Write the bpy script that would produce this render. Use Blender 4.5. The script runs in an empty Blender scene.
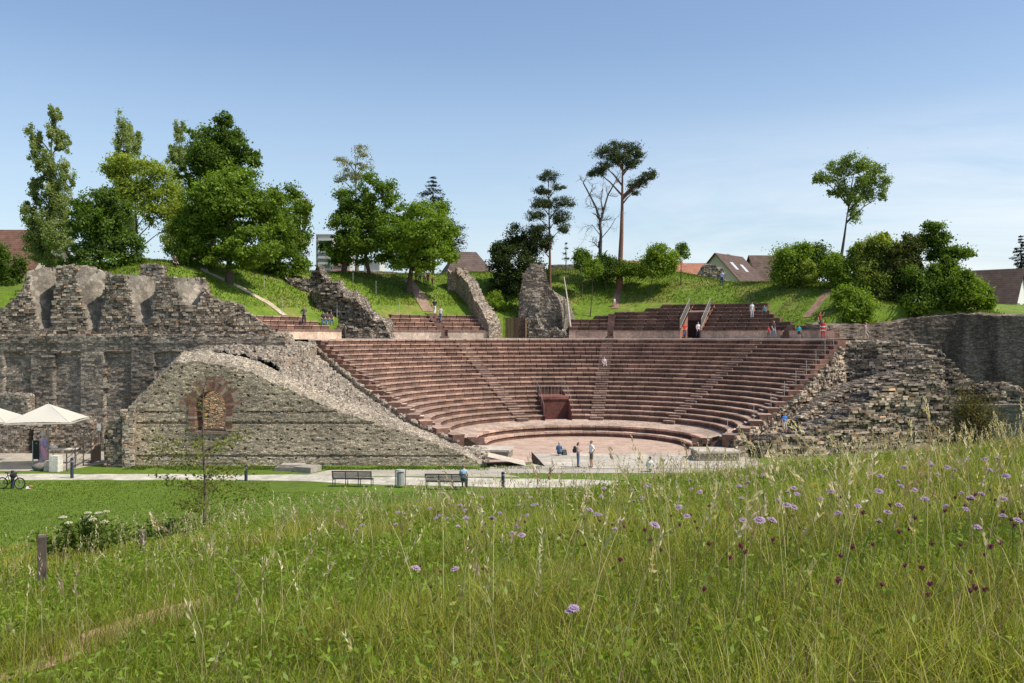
import bpy, math, random
import numpy as np
from mathutils import Vector, Matrix

rng = np.random.default_rng(7)
random.seed(7)
S = bpy.context.scene
COL = S.collection
F = 900.0; HY = 335.0; EYE = 9.0

def at(px, py, d):
    return np.array([(px - 512) / F * d, d, EYE + (HY - py) / F * d])

def R(a): return math.radians(a)

# ------------------------------------------------------------------ noise
def _h(ix, iy, iz, seed):
    n = (ix * 374761393 + iy * 668265263 + iz * 2147483647 + seed * 1274126177) & 0xffffffff
    n = ((n ^ (n >> 13)) * 1274126177) & 0xffffffff
    n = ((n ^ (n >> 16)) * 2246822519) & 0xffffffff
    return ((n ^ (n >> 15)) & 0xffffff) / float(0xffffff)

def vn(x, y, z=0.0, seed=0):
    x, y, z = np.broadcast_arrays(np.asarray(x, float), np.asarray(y, float), np.asarray(z, float))
    ix = np.floor(x).astype(np.int64); iy = np.floor(y).astype(np.int64); iz = np.floor(z).astype(np.int64)
    fx = x - ix; fy = y - iy; fz = z - iz
    fx = fx * fx * (3 - 2 * fx); fy = fy * fy * (3 - 2 * fy); fz = fz * fz * (3 - 2 * fz)
    r = 0
    for a in (0, 1):
        for b in (0, 1):
            for c in (0, 1):
                w = (fx if a else 1 - fx) * (fy if b else 1 - fy) * (fz if c else 1 - fz)
                r = r + w * _h(ix + a, iy + b, iz + c, seed)
    return r

def hash2(a, b, seed=0):
    return _h(np.asarray(a).astype(np.int64), np.asarray(b).astype(np.int64), np.zeros_like(np.asarray(a), dtype=np.int64), seed)

def fbm(x, y, z=0.0, seed=0, o=3):
    r = 0; a = 0.5; k = 1.0; t = 0
    for i in range(o):
        r = r + a * vn(np.asarray(x) * k, np.asarray(y) * k, np.asarray(z) * k, seed + i); t += a
        a *= .5; k *= 2.03
    return r / t

# ------------------------------------------------------------------ mesh builder
class MB:
    def __init__(s):
        s.v = []; s.n = 0; s.f = []; s.c = []      # f: arrays (k,3|4), c: arrays (k,3)
    def add(s, v, f, col=(1, 1, 1)):
        v = np.asarray(v, float).reshape(-1, 3); f = np.asarray(f, np.int64)
        if f.ndim == 1: f = f.reshape(1, -1)
        s.v.append(v); s.f.append(f + s.n); s.n += len(v)
        c = np.asarray(col, float)
        if c.ndim == 1: c = np.tile(c, (len(f), 1))
        s.c.append(c)
    def box(s, c, sz, rz=0, col=(1, 1, 1), taper=1.0):
        x, y, z = [k / 2 for k in sz]
        v = np.array([[-x, -y, -z], [x, -y, -z], [x, y, -z], [-x, y, -z], [-x * taper, -y * taper, z], [x * taper, -y * taper, z], [x * taper, y * taper, z], [-x * taper, y * taper, z]])
        if rz:
            ca, sa = math.cos(rz), math.sin(rz)
            v = np.c_[v[:, 0] * ca - v[:, 1] * sa, v[:, 0] * sa + v[:, 1] * ca, v[:, 2]]
        s.add(v + np.array(c), [[0, 3, 2, 1], [4, 5, 6, 7], [0, 1, 5, 4], [1, 2, 6, 5], [2, 3, 7, 6], [3, 0, 4, 7]], col)
    def tube(s, pts, rad, k=6, col=(1, 1, 1), cap=True):
        pts = np.asarray(pts, float); m = len(pts)
        rad = np.broadcast_to(np.asarray(rad, float), (m,))
        tan = np.gradient(pts, axis=0)
        tan /= np.linalg.norm(tan, axis=1)[:, None] + 1e-9
        ref = np.array([0.31, 0.95, 0.1]) if abs(tan[0][1]) < .8 else np.array([1., .1, .2])
        a = np.cross(tan, ref); a /= np.linalg.norm(a, axis=1)[:, None] + 1e-9
        b = np.cross(tan, a)
        ang = np.arange(k) / k * 2 * math.pi
        v = pts[:, None, :] + rad[:, None, None] * (np.cos(ang)[None, :, None] * a[:, None, :] + np.sin(ang)[None, :, None] * b[:, None, :])
        f = []
        for i in range(m - 1):
            for j in range(k):
                j2 = (j + 1) % k
                f.append([i * k + j, i * k + j2, (i + 1) * k + j2, (i + 1) * k + j])
        s.add(v.reshape(-1, 3), f, col)
        if cap:
            for ring in (v[0], v[-1]):
                c = ring.mean(0)
                s.add(np.vstack([ring, c]), [[j, (j + 1) % k, k] for j in range(k)], col)
    def lathe(s, prof, c=(0, 0, 0), k=12, col=(1, 1, 1)):
        prof = np.asarray(prof, float)
        ang = np.arange(k) / k * 2 * math.pi
        v = np.stack([prof[:, None, 0] * np.cos(ang), prof[:, None, 0] * np.sin(ang), np.repeat(prof[:, 1:2], k, 1)], -1)
        f = []
        for i in range(len(prof) - 1):
            for j in range(k):
                j2 = (j + 1) % k
                f.append([i * k + j, i * k + j2, (i + 1) * k + j2, (i + 1) * k + j])
        s.add(v.reshape(-1, 3) + np.array(c), f, col)
    def ball(s, c, r, k=10, m=7, col=(1, 1, 1)):
        r = np.broadcast_to(np.asarray(r, float), (3,))
        t = np.linspace(0.001, math.pi - 0.001, m)
        prof = np.c_[np.sin(t), -np.cos(t)]
        b = MB(); b.lathe(prof, k=k); s.add(b.v[0] * r + np.array(c), b.f[0], col)
    def build(s, name, mat, parent=None, smooth=False, loc=None):
        V = np.vstack(s.v)
        me = bpy.data.meshes.new(name)
        me.vertices.add(len(V)); me.vertices.foreach_set('co', V.astype(np.float32).ravel())
        loops = np.concatenate([f.ravel() for f in s.f]); tot = np.concatenate([np.full(len(f), f.shape[1]) for f in s.f])
        me.loops.add(len(loops)); me.loops.foreach_set('vertex_index', loops.astype(np.int32))
        me.polygons.add(len(tot))
        st = np.concatenate([[0], np.cumsum(tot)[:-1]])
        me.polygons.foreach_set('loop_start', st.astype(np.int32))
        me.polygons.foreach_set('use_smooth', np.full(len(tot), bool(smooth)))
        cc = np.vstack(s.c)
        if len(cc) == len(tot):
            at_ = me.color_attributes.new('Col', 'FLOAT_COLOR', 'CORNER')
            lc = np.repeat(cc, tot, axis=0)
            at_.data.foreach_set('color', np.c_[lc, np.ones(len(lc))].astype(np.float32).ravel())
        me.update(calc_edges=True); me.validate()
        me.materials.append(mat)
        o = bpy.data.objects.new(name, me); COL.objects.link(o)
        if parent is not None: o.parent = parent
        if loc is not None: o.location = loc
        return o

def tag(o, label=None, cat=None, group=None, kind=None):
    if label: o['label'] = label
    if cat: o['category'] = cat
    if group: o['group'] = group
    if kind: o['kind'] = kind
    return o

def empty(name, loc=(0, 0, 0), rz=0, label=None, cat=None, group=None):
    o = bpy.data.objects.new(name, None); COL.objects.link(o)
    o.empty_display_size = .3; o.location = loc; o.rotation_euler = (0, 0, rz)
    return tag(o, label, cat, group)

def copy_tree(o, parent=None):
    c = o.copy(); COL.objects.link(c)
    if parent is not None: c.parent = parent
    for ch in list(o.children): copy_tree(ch, c)
    return c

# ------------------------------------------------------------------ materials
class NT:
    def __init__(s, name):
        s.m = bpy.data.materials.new(name); s.m.use_nodes = True
        s.t = s.m.node_tree; s.t.nodes.clear(); s.out = s.t.nodes.new('ShaderNodeOutputMaterial')
    def n(s, typ, **kw):
        x = s.t.nodes.new('ShaderNode' + typ)
        for k, v in kw.items():
            if k in x.inputs.keys() or isinstance(k, int): x.inputs[k].default_value = v
            else: setattr(x, k, v)
        return x
    def l(s, a, b): s.t.links.new(a, b)
    def coord(s, scale=(1, 1, 1)):
        g = s.n('NewGeometry'); mp = s.n('Mapping'); mp.inputs['Scale'].default_value = scale
        s.l(g.outputs['Position'], mp.inputs['Vector']); return mp.outputs[0]
    def noise(s, scale, detail=3, vec=None, rough=.55):
        x = s.n('TexNoise'); x.inputs['Scale'].default_value = scale; x.inputs['Detail'].default_value = detail; x.inputs['Roughness'].default_value = rough
        s.l(vec if vec is not None else s.coord(), x.inputs['Vector']); return x.outputs['Fac']
    def ramp(s, fac, stops):
        r = s.n('ValToRGB'); e = r.color_ramp.elements
        while len(e) < len(stops): e.new(.5)
        for i, (p, c) in enumerate(stops):
            e[i].position = p; e[i].color = (*c, 1) if len(c) == 3 else c
        s.l(fac, r.inputs[0]); return r.outputs[0]
    def mix(s, a, b, fac=.5, mode='MIX'):
        x = s.n('MixRGB', blend_type=mode)
        for i, q in ((1, a), (2, b), (0, fac)):
            if isinstance(q, bpy.types.NodeSocket): s.l(q, x.inputs[i])
            else: x.inputs[i].default_value = q if i == 0 else (*q, 1)
        return x.outputs[0]
    def attr(s): 
        a = s.n('Attribute'); a.attribute_name = 'Col'; return a.outputs['Color']
    def pbr(s, col, rough=.85, bump=None, bs=.4, bd=.05, spec=.3, metal=0.0):
        b = s.n('BsdfPrincipled'); b.inputs['Roughness'].default_value = rough
        b.inputs['Specular IOR Level'].default_value = spec; b.inputs['Metallic'].default_value = metal
        if isinstance(col, bpy.types.NodeSocket): s.l(col, b.inputs['Base Color'])
        else: b.inputs['Base Color'].default_value = (*col, 1)
        if bump is not None:
            u = s.n('Bump'); u.inputs['Strength'].default_value = bs; u.inputs['Distance'].default_value = bd
            s.l(bump, u.inputs['Height']); s.l(u.outputs[0], b.inputs['Normal'])
        s.l(b.outputs[0], s.out.inputs[0]); return s.m

def flat(name, rgb, rough=.7, var=.25, sc=6.0, metal=0.0, spec=.3):
    n = NT(name); f = n.noise(sc, 4)
    c = n.ramp(f, [(.3, tuple(k * (1 - var) for k in rgb)), (.7, tuple(min(1, k * (1 + var)) for k in rgb))])
    return n.pbr(c, rough, f, .15, .02, spec, metal)

def vcol(name, rough=.85, sc=5.0, var=.3, bs=.3, bd=.04, grain=None, big=0, bigsc=.5):
    n = NT(name); f = n.noise(sc, 5, rough=.65)
    v = n.ramp(f, [(.28, (1 - var,) * 3), (.72, (1 + var,) * 3)])
    c = n.mix(n.attr(), v, 1.0, 'MULTIPLY')
    if big:
        g2 = n.noise(bigsc, 5, rough=.7); c = n.mix(c, n.ramp(g2, [(.35, (1 - big,) * 3), (.62, (1 + big * .6, 1 + big * .62, 1 + big * .65))]), 1.0, 'MULTIPLY')
    if grain:
        g = n.noise(grain, 3); c = n.mix(c, n.ramp(g, [(.3, (.75,) * 3), (.7, (1.25,) * 3)]), 1.0, 'MULTIPLY')
    return n.pbr(c, rough, f, bs, bd)

def leafmat(name, trans=.35, tint=(1.25, 1.15, .45)):
    n = NT(name); a = n.attr()
    d = n.n('BsdfDiffuse'); n.l(a, d.inputs['Color'])
    t = n.n('BsdfTranslucent'); n.l(n.mix(a, tint, 1.0, 'MULTIPLY'), t.inputs['Color'])
    g = n.n('BsdfGlossy'); g.inputs['Roughness'].default_value = .45; g.inputs['Color'].default_value = (.9, .9, .8, 1)
    m = n.n('MixShader'); m.inputs[0].default_value = trans; n.l(d.outputs[0], m.inputs[1]); n.l(t.outputs[0], m.inputs[2])
    m2 = n.n('MixShader'); m2.inputs[0].default_value = .015; n.l(m.outputs[0], m2.inputs[1]); n.l(g.outputs[0], m2.inputs[2])
    n.l(m2.outputs[0], n.out.inputs[0]); return n.m

def stone(name, lo, hi, mortar, scale=4.0, aspect=2.0, stain=.5, gap=.16, stainsc=(.35, .35, .12), bs=.8, bd=.06, moss=0.0, warm=None):
    """rubble: voronoi stones of uneven tone in rough courses, mortar gaps, weather stains"""
    n = NT(name)
    vec = n.coord((1, 1, aspect))
    w = n.noise(1.6, 2, vec); 
    add = n.n('VectorMath', operation='ADD'); n.l(vec, add.inputs[0])
    wn = n.n('TexNoise'); wn.inputs['Scale'].default_value = 2.5; n.l(vec, wn.inputs['Vector'])
    sc = n.n('VectorMath', operation='SCALE'); sc.inputs['Scale'].default_value = .12; n.l(wn.outputs['Color'], sc.inputs[0]); n.l(sc.outputs[0], add.inputs[1])
    v1 = n.n('TexVoronoi'); v1.inputs['Scale'].default_value = scale; n.l(add.outputs[0], v1.inputs['Vector'])
    v2 = n.n('TexVoronoi'); v2.feature = 'DISTANCE_TO_EDGE'; v2.inputs['Scale'].default_value = scale; n.l(add.outputs[0], v2.inputs['Vector'])
    sep = n.n('SeparateColor'); n.l(v1.outputs['Color'], sep.inputs[0])
    col = n.ramp(sep.outputs[0], [(0, lo), (.55, tuple((a + b) / 2 for a, b in zip(lo, hi))), (.92, hi)])
    if warm: col = n.mix(col, warm, n.ramp(sep.outputs[1], [(.78, (0, 0, 0)), (.86, (.8,) * 3)]))
    edge = n.ramp(v2.outputs['Distance'], [(0, (0, 0, 0)), (gap, (1, 1, 1))])
    col = n.mix(mortar, col, edge)
    big = n.noise(1.0, 5, n.coord(stainsc), .65)
    col = n.mix(col, n.ramp(big, [(.36, (1 - stain,) * 3), (.58, (1.05, 1.04, 1.02))]), 1.0, 'MULTIPLY')
    fine = n.noise(14, 3)
    col = n.mix(col, n.ramp(fine, [(.3, (.72,) * 3), (.7, (1.25,) * 3)]), 1.0, 'MULTIPLY')
    if moss:
        g = n.noise(.5, 4, n.coord((1, 1, 1))); col = n.mix(col, (.07, .09, .03), n.ramp(g, [(.55, (0, 0, 0)), (.75, (moss,) * 3)]))
    col = n.mix(col, n.attr(), 1.0, 'MULTIPLY')
    hgt = n.mix(edge, fine, .35)
    return n.pbr(col, .92, hgt, bs, bd, .15)

M = {}
M['rubble'] = stone('rubble_masonry', (.15, .125, .10), (.55, .465, .37), (.065, .054, .044), 3.3, 2.0, .42, .17, moss=.10)
M['rubble_pale'] = stone('pale_rubble_masonry', (.27, .225, .175), (.58, .50, .395), (.12, .097, .078), 3.2, 2.3, .3, .15, moss=.1, warm=(.50, .32, .21))
M['rubble_dark'] = stone('dark_layered_rubble', (.10, .08, .063), (.46, .385, .30), (.045, .037, .03), 2.9, 5.0, .45, .2, moss=.06)
M['ashlar'] = stone('small_coursed_masonry', (.27, .228, .17), (.58, .50, .39), (.165, .135, .105), 5.2, 2.2, .38, .12, (.22, .22, .3), .6, .04, moss=.06)
M['plaster'] = stone('weathered_stained_masonry', (.20, .17, .135), (.46, .40, .32), (.13, .108, .088), 3.6, 2.4, .55, .12, (.42, .42, .10), .5, .04)
M['back'] = stone('brown_grey_wall', (.17, .13, .10), (.40, .32, .25), (.11, .085, .07), 3.6, 2.6, .6, .1, (.5, .5, .12), .6, .05)
M['lining'] = stone('niche_plaster', (.21, .18, .145), (.38, .335, .27), (.18, .155, .125), 2.2, 1.2, .5, .06, (.5, .5, .2), .3, .03)
M['block'] = vcol('rough_stone_blocks', .93, 9, .3, .7, .04, 22)
DK = ((.175, .138, .10), (.70, .565, .42)); MD = ((.165, .13, .098), (.58, .475, .36)); PL = ((.24, .20, .155), (.56, .485, .385))
M['brickarch'] = vcol('arch_brick', .9, 6, .35)
M['sand'] = vcol('red_sandstone', .88, 3.0, .28, .35, .03, 9, .3, .45)
M['leaf'] = leafmat('leaf_green', .45, (1.3, 1.2, .5))
M['needle'] = leafmat('needle_green', .12, (1, 1, .6))
M['grass'] = leafmat('grass_blades', .4, (1.2, 1.1, .45))
M['bark'] = vcol('bark', .95, 8, .4, .6, .05)
M['vc'] = vcol('painted_surface', .7, 7, .12, .1, .01)
M['cloth'] = vcol('cloth_and_skin', .85, 20, .12, .1, .01)
M['petal'] = leafmat('petals', .3, (1.0, .95, 1.05))
M['metal'] = vcol('dull_metal', .5, 9, .2, .1, .01)
M['wood'] = vcol('weathered_wood', .85, 5, .35, .4, .02)

def roofmat(name, rgb, ax=0):
    n = NT(name)
    g = n.n('NewGeometry'); sp = n.n('SeparateXYZ'); n.l(g.outputs['Position'], sp.inputs[0])
    wv = n.n('Math', operation='MULTIPLY'); wv.inputs[1].default_value = 3.2; n.l(sp.outputs[2], wv.inputs[0])
    fr = n.n('Math', operation='FRACT'); n.l(wv.outputs[0], fr.inputs[0])
    c = n.ramp(n.noise(1.2, 5), [(.3, tuple(k * .7 for k in rgb)), (.7, tuple(k * 1.3 for k in rgb))])
    c = n.mix(c, n.ramp(fr.outputs[0], [(0, (.55,) * 3), (.35, (1.1,) * 3)]), 1, 'MULTIPLY')
    return n.pbr(c, .85, fr.outputs[0], .5, .05)

# ------------------------------------------------------------------ world, sun, camera
AZ = R(-19); EL = R(54)               # towards the sun: from the right, a little on the camera's side
sun_dir = Vector((math.cos(AZ) * math.cos(EL), math.sin(AZ) * math.cos(EL), math.sin(EL)))
W = bpy.data.worlds.new("World"); S.world = W; W.use_nodes = True
t = W.node_tree; bg = t.nodes['Background']
sky = t.nodes.new('ShaderNodeTexSky'); sky.sky_type = 'NISHITA'; sky.sun_disc = False
sky.sun_elevation = EL; sky.sun_rotation = math.atan2(sun_dir.x, sun_dir.y); sky.air_density = 1.0; sky.dust_density = 1.2; sky.ozone_density = 1.3
tc = t.nodes.new('ShaderNodeTexCoord')
def wn(typ): return t.nodes.new('ShaderNode' + typ)
sx = wn('SeparateXYZ'); t.links.new(tc.outputs['Generated'], sx.inputs[0])
mp = wn('Mapping'); mp.inputs['Scale'].default_value = (1.6, 1.6, 9.0); mp.inputs['Rotation'].default_value = (0, R(10), 0); t.links.new(tc.outputs['Generated'], mp.inputs[0])
nz = wn('TexNoise'); nz.inputs['Scale'].default_value = 1.7; nz.inputs['Detail'].default_value = 6; nz.inputs['Roughness'].default_value = .6; nz.inputs['Distortion'].default_value = .6; t.links.new(mp.outputs[0], nz.inputs[0])
cr = wn('ValToRGB'); cr.color_ramp.elements[0].position = .36; cr.color_ramp.elements[1].position = .60; t.links.new(nz.outputs['Fac'], cr.inputs[0])
er = wn('ValToRGB'); e = er.color_ramp.elements; e[0].position = .0; e[0].color = (1, 1, 1, 1); e[1].position = .24; e[1].color = (0, 0, 0, 1); t.links.new(sx.outputs[2], er.inputs[0])
xr = wn('MapRange'); xr.inputs[1].default_value = -.1; xr.inputs[2].default_value = .45; xr.inputs[3].default_value = .08; xr.inputs[4].default_value = 1.0; t.links.new(sx.outputs[0], xr.inputs[0])
m1 = wn('Math'); m1.operation = 'MULTIPLY'; t.links.new(cr.outputs[0], m1.inputs[0]); t.links.new(er.outputs[0], m1.inputs[1])
m2 = wn('Math'); m2.operation = 'MULTIPLY'; t.links.new(m1.outputs[0], m2.inputs[0]); t.links.new(xr.outputs[0], m2.inputs[1])
mx = wn('MixRGB'); t.links.new(m2.outputs[0], mx.inputs[0]); t.links.new(sky.outputs[0], mx.inputs[1]); mx.inputs[2].default_value = (6.6, 6.6, 6.6, 1)
hr = wn('ValToRGB'); e = hr.color_ramp.elements; e[0].position = 0; e[0].color = (.55,) * 3 + (1,); e[1].position = .3; e[1].color = (0, 0, 0, 1); t.links.new(sx.outputs[2], hr.inputs[0])
mh = wn('MixRGB'); t.links.new(hr.outputs[0], mh.inputs[0]); t.links.new(sky.outputs[0], mh.inputs[1]); t.links.new(mh.outputs[0], mx.inputs[1]); mh.inputs[2].default_value = (4.3, 5.0, 5.6, 1)
mg = wn('MixRGB'); mg.blend_type = 'MULTIPLY'; mg.inputs[0].default_value = 1; mg.inputs[2].default_value = (1.18, 1.2, 1.22, 1); t.links.new(mx.outputs[0], mg.inputs[1])
t.links.new(mg.outputs[0], bg.inputs[0]); bg.inputs[1].default_value = .14

sl = bpy.data.lights.new('sun', 'SUN'); sl.energy = 4.8; sl.angle = R(.53); sl.color = (1, .93, .82)
so = bpy.data.objects.new('sun', sl); COL.objects.link(so); so.rotation_euler = (-sun_dir).to_track_quat('-Z', 'Y').to_euler()
cam = bpy.data.cameras.new('camera'); co = bpy.data.objects.new('camera', cam); COL.objects.link(co); S.camera = co
cam.sensor_width = 36; cam.lens = F / 1024 * 36; cam.clip_end = 5000; cam.clip_start = .05
co.location = (0, 0, EYE); co.rotation_euler = (R(90), 0, 0); cam.shift_y = -(341.5 - HY) / 1024
S.view_settings.view_transform = 'Standard'; S.view_settings.look = 'None'; S.view_settings.exposure = 0

# ------------------------------------------------------------------ terrain
CX = 6.0
def polar(X, Y, cy=70.5):
    dx = np.asarray(X) - CX; dy = np.asarray(Y) - cy
    return np.hypot(dx, dy), np.degrees(np.arctan2(dx, dy))

def fg_h(X, Y):
    X = np.asarray(X, float); Y = np.asarray(Y, float)
    Yc = np.maximum(Y, -4)
    p1 = 7.4 + np.where(X > 0, .106, .13) * np.clip(X, -30, 30) - .13 * (Yc - 4)
    p2 = .3 * (38 - Yc) + np.where(X > 0, .1 * np.clip(X, 0, 22), .02 * X)
    k = .7
    h = np.clip(.5 + .5 * (p2 - p1) / k, 0, 1)
    z = p2 * (1 - h) + p1 * h - k * h * (1 - h)
    z = z + .10 * (fbm(X * .35, Y * .35, 0, 3) - .5) + .1 * (fbm(X * 1.3, Y * 1.3, 0, 4) - .5)
    return z

def mound_h(X, Y):
    r, th = polar(X, Y)
    crest = np.interp(th, [-120, -84, -70, -30, 6, 17, 27, 45, 60, 80, 120], [11.5, 12.6, 16.2, 16.2, 17.5, 17.2, 15.3, 14.7, 11.6, 10.4, 10.2])
    s = 9.0 + .57 * (r - 28.4)
    k = 1.6
    h = np.clip(.5 + .5 * (crest - s) / k, 0, 1)
    z = crest * (1 - h) + s * h - k * h * (1 - h)
    far = np.clip((r - 46) / 40, 0, 1)
    z = z - far * np.maximum(z - 12.5, 0)
    z = z + np.clip((r - 30) / 4, 0, 1) * (.5 * (fbm(np.asarray(X) * .22, np.asarray(Y) * .22, 0, 8) - .5) + .2 * (fbm(np.asarray(X), np.asarray(Y), 0, 9) - .5))
    yl = np.interp(X, [-400, -19, -18.5, 29.6, 30.1, 37, 44, 50, 60, 400], [72.0, 72.0, 60, 60, 87.9, 90.9, 90.2, 86.2, 78.5, 61])
    rmin = 28.5 + np.where((th > 24.6) & (th < 30.0), 5.6, 0) + np.where(((th > -53) & (th < -42.3)) | ((th > -16.2) & (th < .2)), 3.0, 0)
    act = (r > rmin) & (np.asarray(Y) > yl)
    return z, act

def terrain(X, Y):
    X = np.asarray(X, float); Y = np.asarray(Y, float)
    z = np.maximum(fg_h(X, Y), 0.0)
    z = np.where(Y > 50, 0.0, z)
    mz, act = mound_h(X, Y)
    return np.where(act, mz, z)

def axis(lo, hi, fine_lo, fine_hi, st):
    a = list(np.arange(fine_lo, fine_hi + 1e-6, st)); s = st; x = fine_hi
    while x < hi: s *= 1.35; x += s; a.append(x)
    s = st; x = fine_lo
    while x > lo: s *= 1.35; x -= s; a.insert(0, x)
    return np.array(a)

gx = axis(-2500, 2500, -62, 66, .5); gy = axis(-400, 3500, -6, 128, .5)
GX, GY = np.meshgrid(gx, gy); GZ = terrain(GX, GY)
nx_, ny_ = len(gx), len(gy)
idx = np.arange(nx_ * ny_).reshape(ny_, nx_)
q = np.stack([idx[:-1, :-1], idx[:-1, 1:], idx[1:, 1:], idx[1:, :-1]], -1).reshape(-1, 4)
fx = (GX[:-1, :-1] + GX[1:, 1:]).ravel() / 2; fy = (GY[:-1, :-1] + GY[1:, 1:]).ravel() / 2
fz = terrain(fx, fy)
n1 = fbm(fx * .3, fy * .3, 0, 21)[:, None]; n2 = vn(fx * 2.1, fy * 2.1, 0, 22)[:, None]
lawn = np.array([.10, .155, .012]); mead = np.array([.12, .13, .025]); slope = np.array([.13, .20, .018]); dry = np.array([.19, .16, .05])
is_fg = (fz > .02) & (fy < 50); mm, ma = mound_h(fx, fy)
soil = np.array([.24, .16, .10]); colr = np.where(is_fg[:, None], mead * (.7 + .6 * n2), lawn * (.75 + .35 * n1 + .15 * n2))
colr = np.where(ma[:, None], slope * (.6 + .5 * n1 + .3 * n2) + (dry - slope) * np.clip((n1 - .55) * 4, 0, .6), colr)
mb = MB(); mb.add(np.stack([GX.ravel(), GY.ravel(), GZ.ravel()], -1), q, colr)
g = mb.build('ground', vcol('turf', .95, 2.5, .3, .5, .08, 14), smooth=True); tag(g, kind='structure')

def drape(name, pts, w, col, off=.03, mat=None, rough=.3, n=40, kind='structure', var=.3):
    pts = np.asarray(pts, float); d = np.r_[0, np.cumsum(np.hypot(*np.diff(pts, axis=0).T))]
    n = max(6, int(d[-1] / .5))
    s = np.linspace(0, d[-1], n); x = np.interp(s, d, pts[:, 0]); y = np.interp(s, d, pts[:, 1])
    w = np.interp(s, d, w) if np.ndim(w) else np.full(n, w)
    tx = np.gradient(x); ty = np.gradient(y); L = np.hypot(tx, ty); nx = -ty / L; ny = tx / L
    u = np.linspace(-.5, .5, 5)
    ww = w[:, None] * (1 + rough * (vn(s[:, None] * .9, u[None, :] * 0 + np.sign(u)[None, :] * 3, 0, 5) - .5))
    X = x[:, None] + nx[:, None] * u * ww; Y = y[:, None] + ny[:, None] * u * ww
    Z = terrain(X, Y) + off
    V = np.stack([X, Y, Z], -1).reshape(-1, 3); i = np.arange(n * 5).reshape(n, 5)
    f = np.stack([i[:-1, :-1], i[:-1, 1:], i[1:, 1:], i[1:, :-1]], -1).reshape(-1, 4)
    b = MB(); cc = np.array(col) * (1 - var / 2 + var * rng.random((len(f), 1)))
    b.add(V, f, cc); o = b.build(name, mat or M['gravel'], smooth=True)
    if kind: tag(o, kind=kind)
    return o
M['gravel'] = vcol('gravel', .95, 4, .22, .5, .03, 25, .22, .7)

def sheet(name, poly, z, col, mat=None):
    b = MB(); v = [(x, y, z) for x, y in poly]; b.add(v, [list(range(len(v)))] if len(v) in (3, 4) else [[0, i, i + 1] for i in range(1, len(v) - 1)], col)
    return tag(b.build(name, mat or M['gravel']), kind='structure')

def gp(px, py, z=0):      # ground point at height z seen at this pixel
    d = (EYE - z) * F / (py - HY); return ((px - 512) / F * d, d)

sheet('forecourt', [gp(-60, 471), gp(62, 471), (-25.4, 71.5), (-70, 71.5)], .004, (.40, .36, .29))
drape('footpath', [gp(-80, 477), gp(58, 477), gp(200, 477.2), gp(300, 478), gp(380, 481), gp(520, 483), gp(700, 486), gp(900, 486)], [2.3, 2.3, 2.3, 2.4, 3, 3.2, 3, 3], (.50, .46, .37), .012)
sheet('gravel_strip', [gp(300, 476), gp(330, 470), gp(480, 469), gp(520, 477)], .006, (.40, .36, .28))
sheet('lower_path', [gp(-70, 560), gp(14, 556), gp(48, 550), gp(-50, 549)], .03, (.38, .36, .31))

# orchestra and stage paving
def disc_pts(r, cy, a0, a1, n): 
    a = np.radians(np.linspace(a0, a1, n)); return [(CX + r * math.sin(k), cy + r * math.cos(k)) for k in a]
def poly_sheet(name, pts, z, col, mat=None):
    b = MB(); c = np.mean(pts, axis=0); v = [(x, y, z) for x, y in pts] + [(c[0], c[1], z)]; m = len(pts)
    b.add(v, [[i, (i + 1) % m, m] for i in range(m)], col); return tag(b.build(name, mat or M['gravel']), kind='structure')
poly_sheet('orchestra_floor', disc_pts(8.4, 71.5, -110, 110, 30) + [(17, 66), (17, 63), (-2, 63)], .012, (.47, .335, .255))
b = MB()
for i in range(13):
    for j in range(5):
        x0, x1, y0, y1 = -1.5 + i * 1.462, -1.5 + (i + 1) * 1.462 - .025, 60.6 + j * 1.52, 60.6 + (j + 1) * 1.52 - .025
        if y1 > 63 and x0 < 1.4: x0 = 1.42 if x1 > 1.6 else None
        if x0 is None: continue
        b.add([(x0, y0, .016), (x1, y0, .016), (x1, y1, .016), (x0, y1, .016)], [[0, 1, 2, 3]], np.array([.47, .42, .34]) * rng.uniform(.82, 1.12))
tag(b.build('stage_paving', M['gravel']), kind='structure')
sheet('stage_apron', [(-2.6, 58.6), (20, 58.6), (18.5, 60.5), (-2.2, 60.5)], .014, (.40, .36, .29))

# ------------------------------------------------------------------ seating
BL, TL = np.array([-2.9, 65.3]), np.array([-18.3, 80.2])
BR, TR = np.array([14.9, 65.3]), np.array([29.9, 80.4])
def cyr(r): return 72 - 1.5 * np.clip((r - 11) / 14, 0, 1.3)
def ends(r, pad=0.0):
    th = np.radians(np.linspace(-120, 120, 2401)); x = CX + r * np.sin(th); y = cyr(r) + r * np.cos(th)
    def side(P, Q): return (Q[0] - P[0]) * (y - P[1]) - (Q[1] - P[1]) * (x - P[0])
    ok = (side(BL, TL) < 0) & (side(BR, TR) > 0)
    if not ok.any(): return None
    mid = 1200; a = mid
    while a > 0 and ok[a - 1]: a -= 1
    b = mid
    while b < 2400 and ok[b + 1]: b += 1
    return math.degrees(th[a]), math.degrees(th[b])

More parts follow.
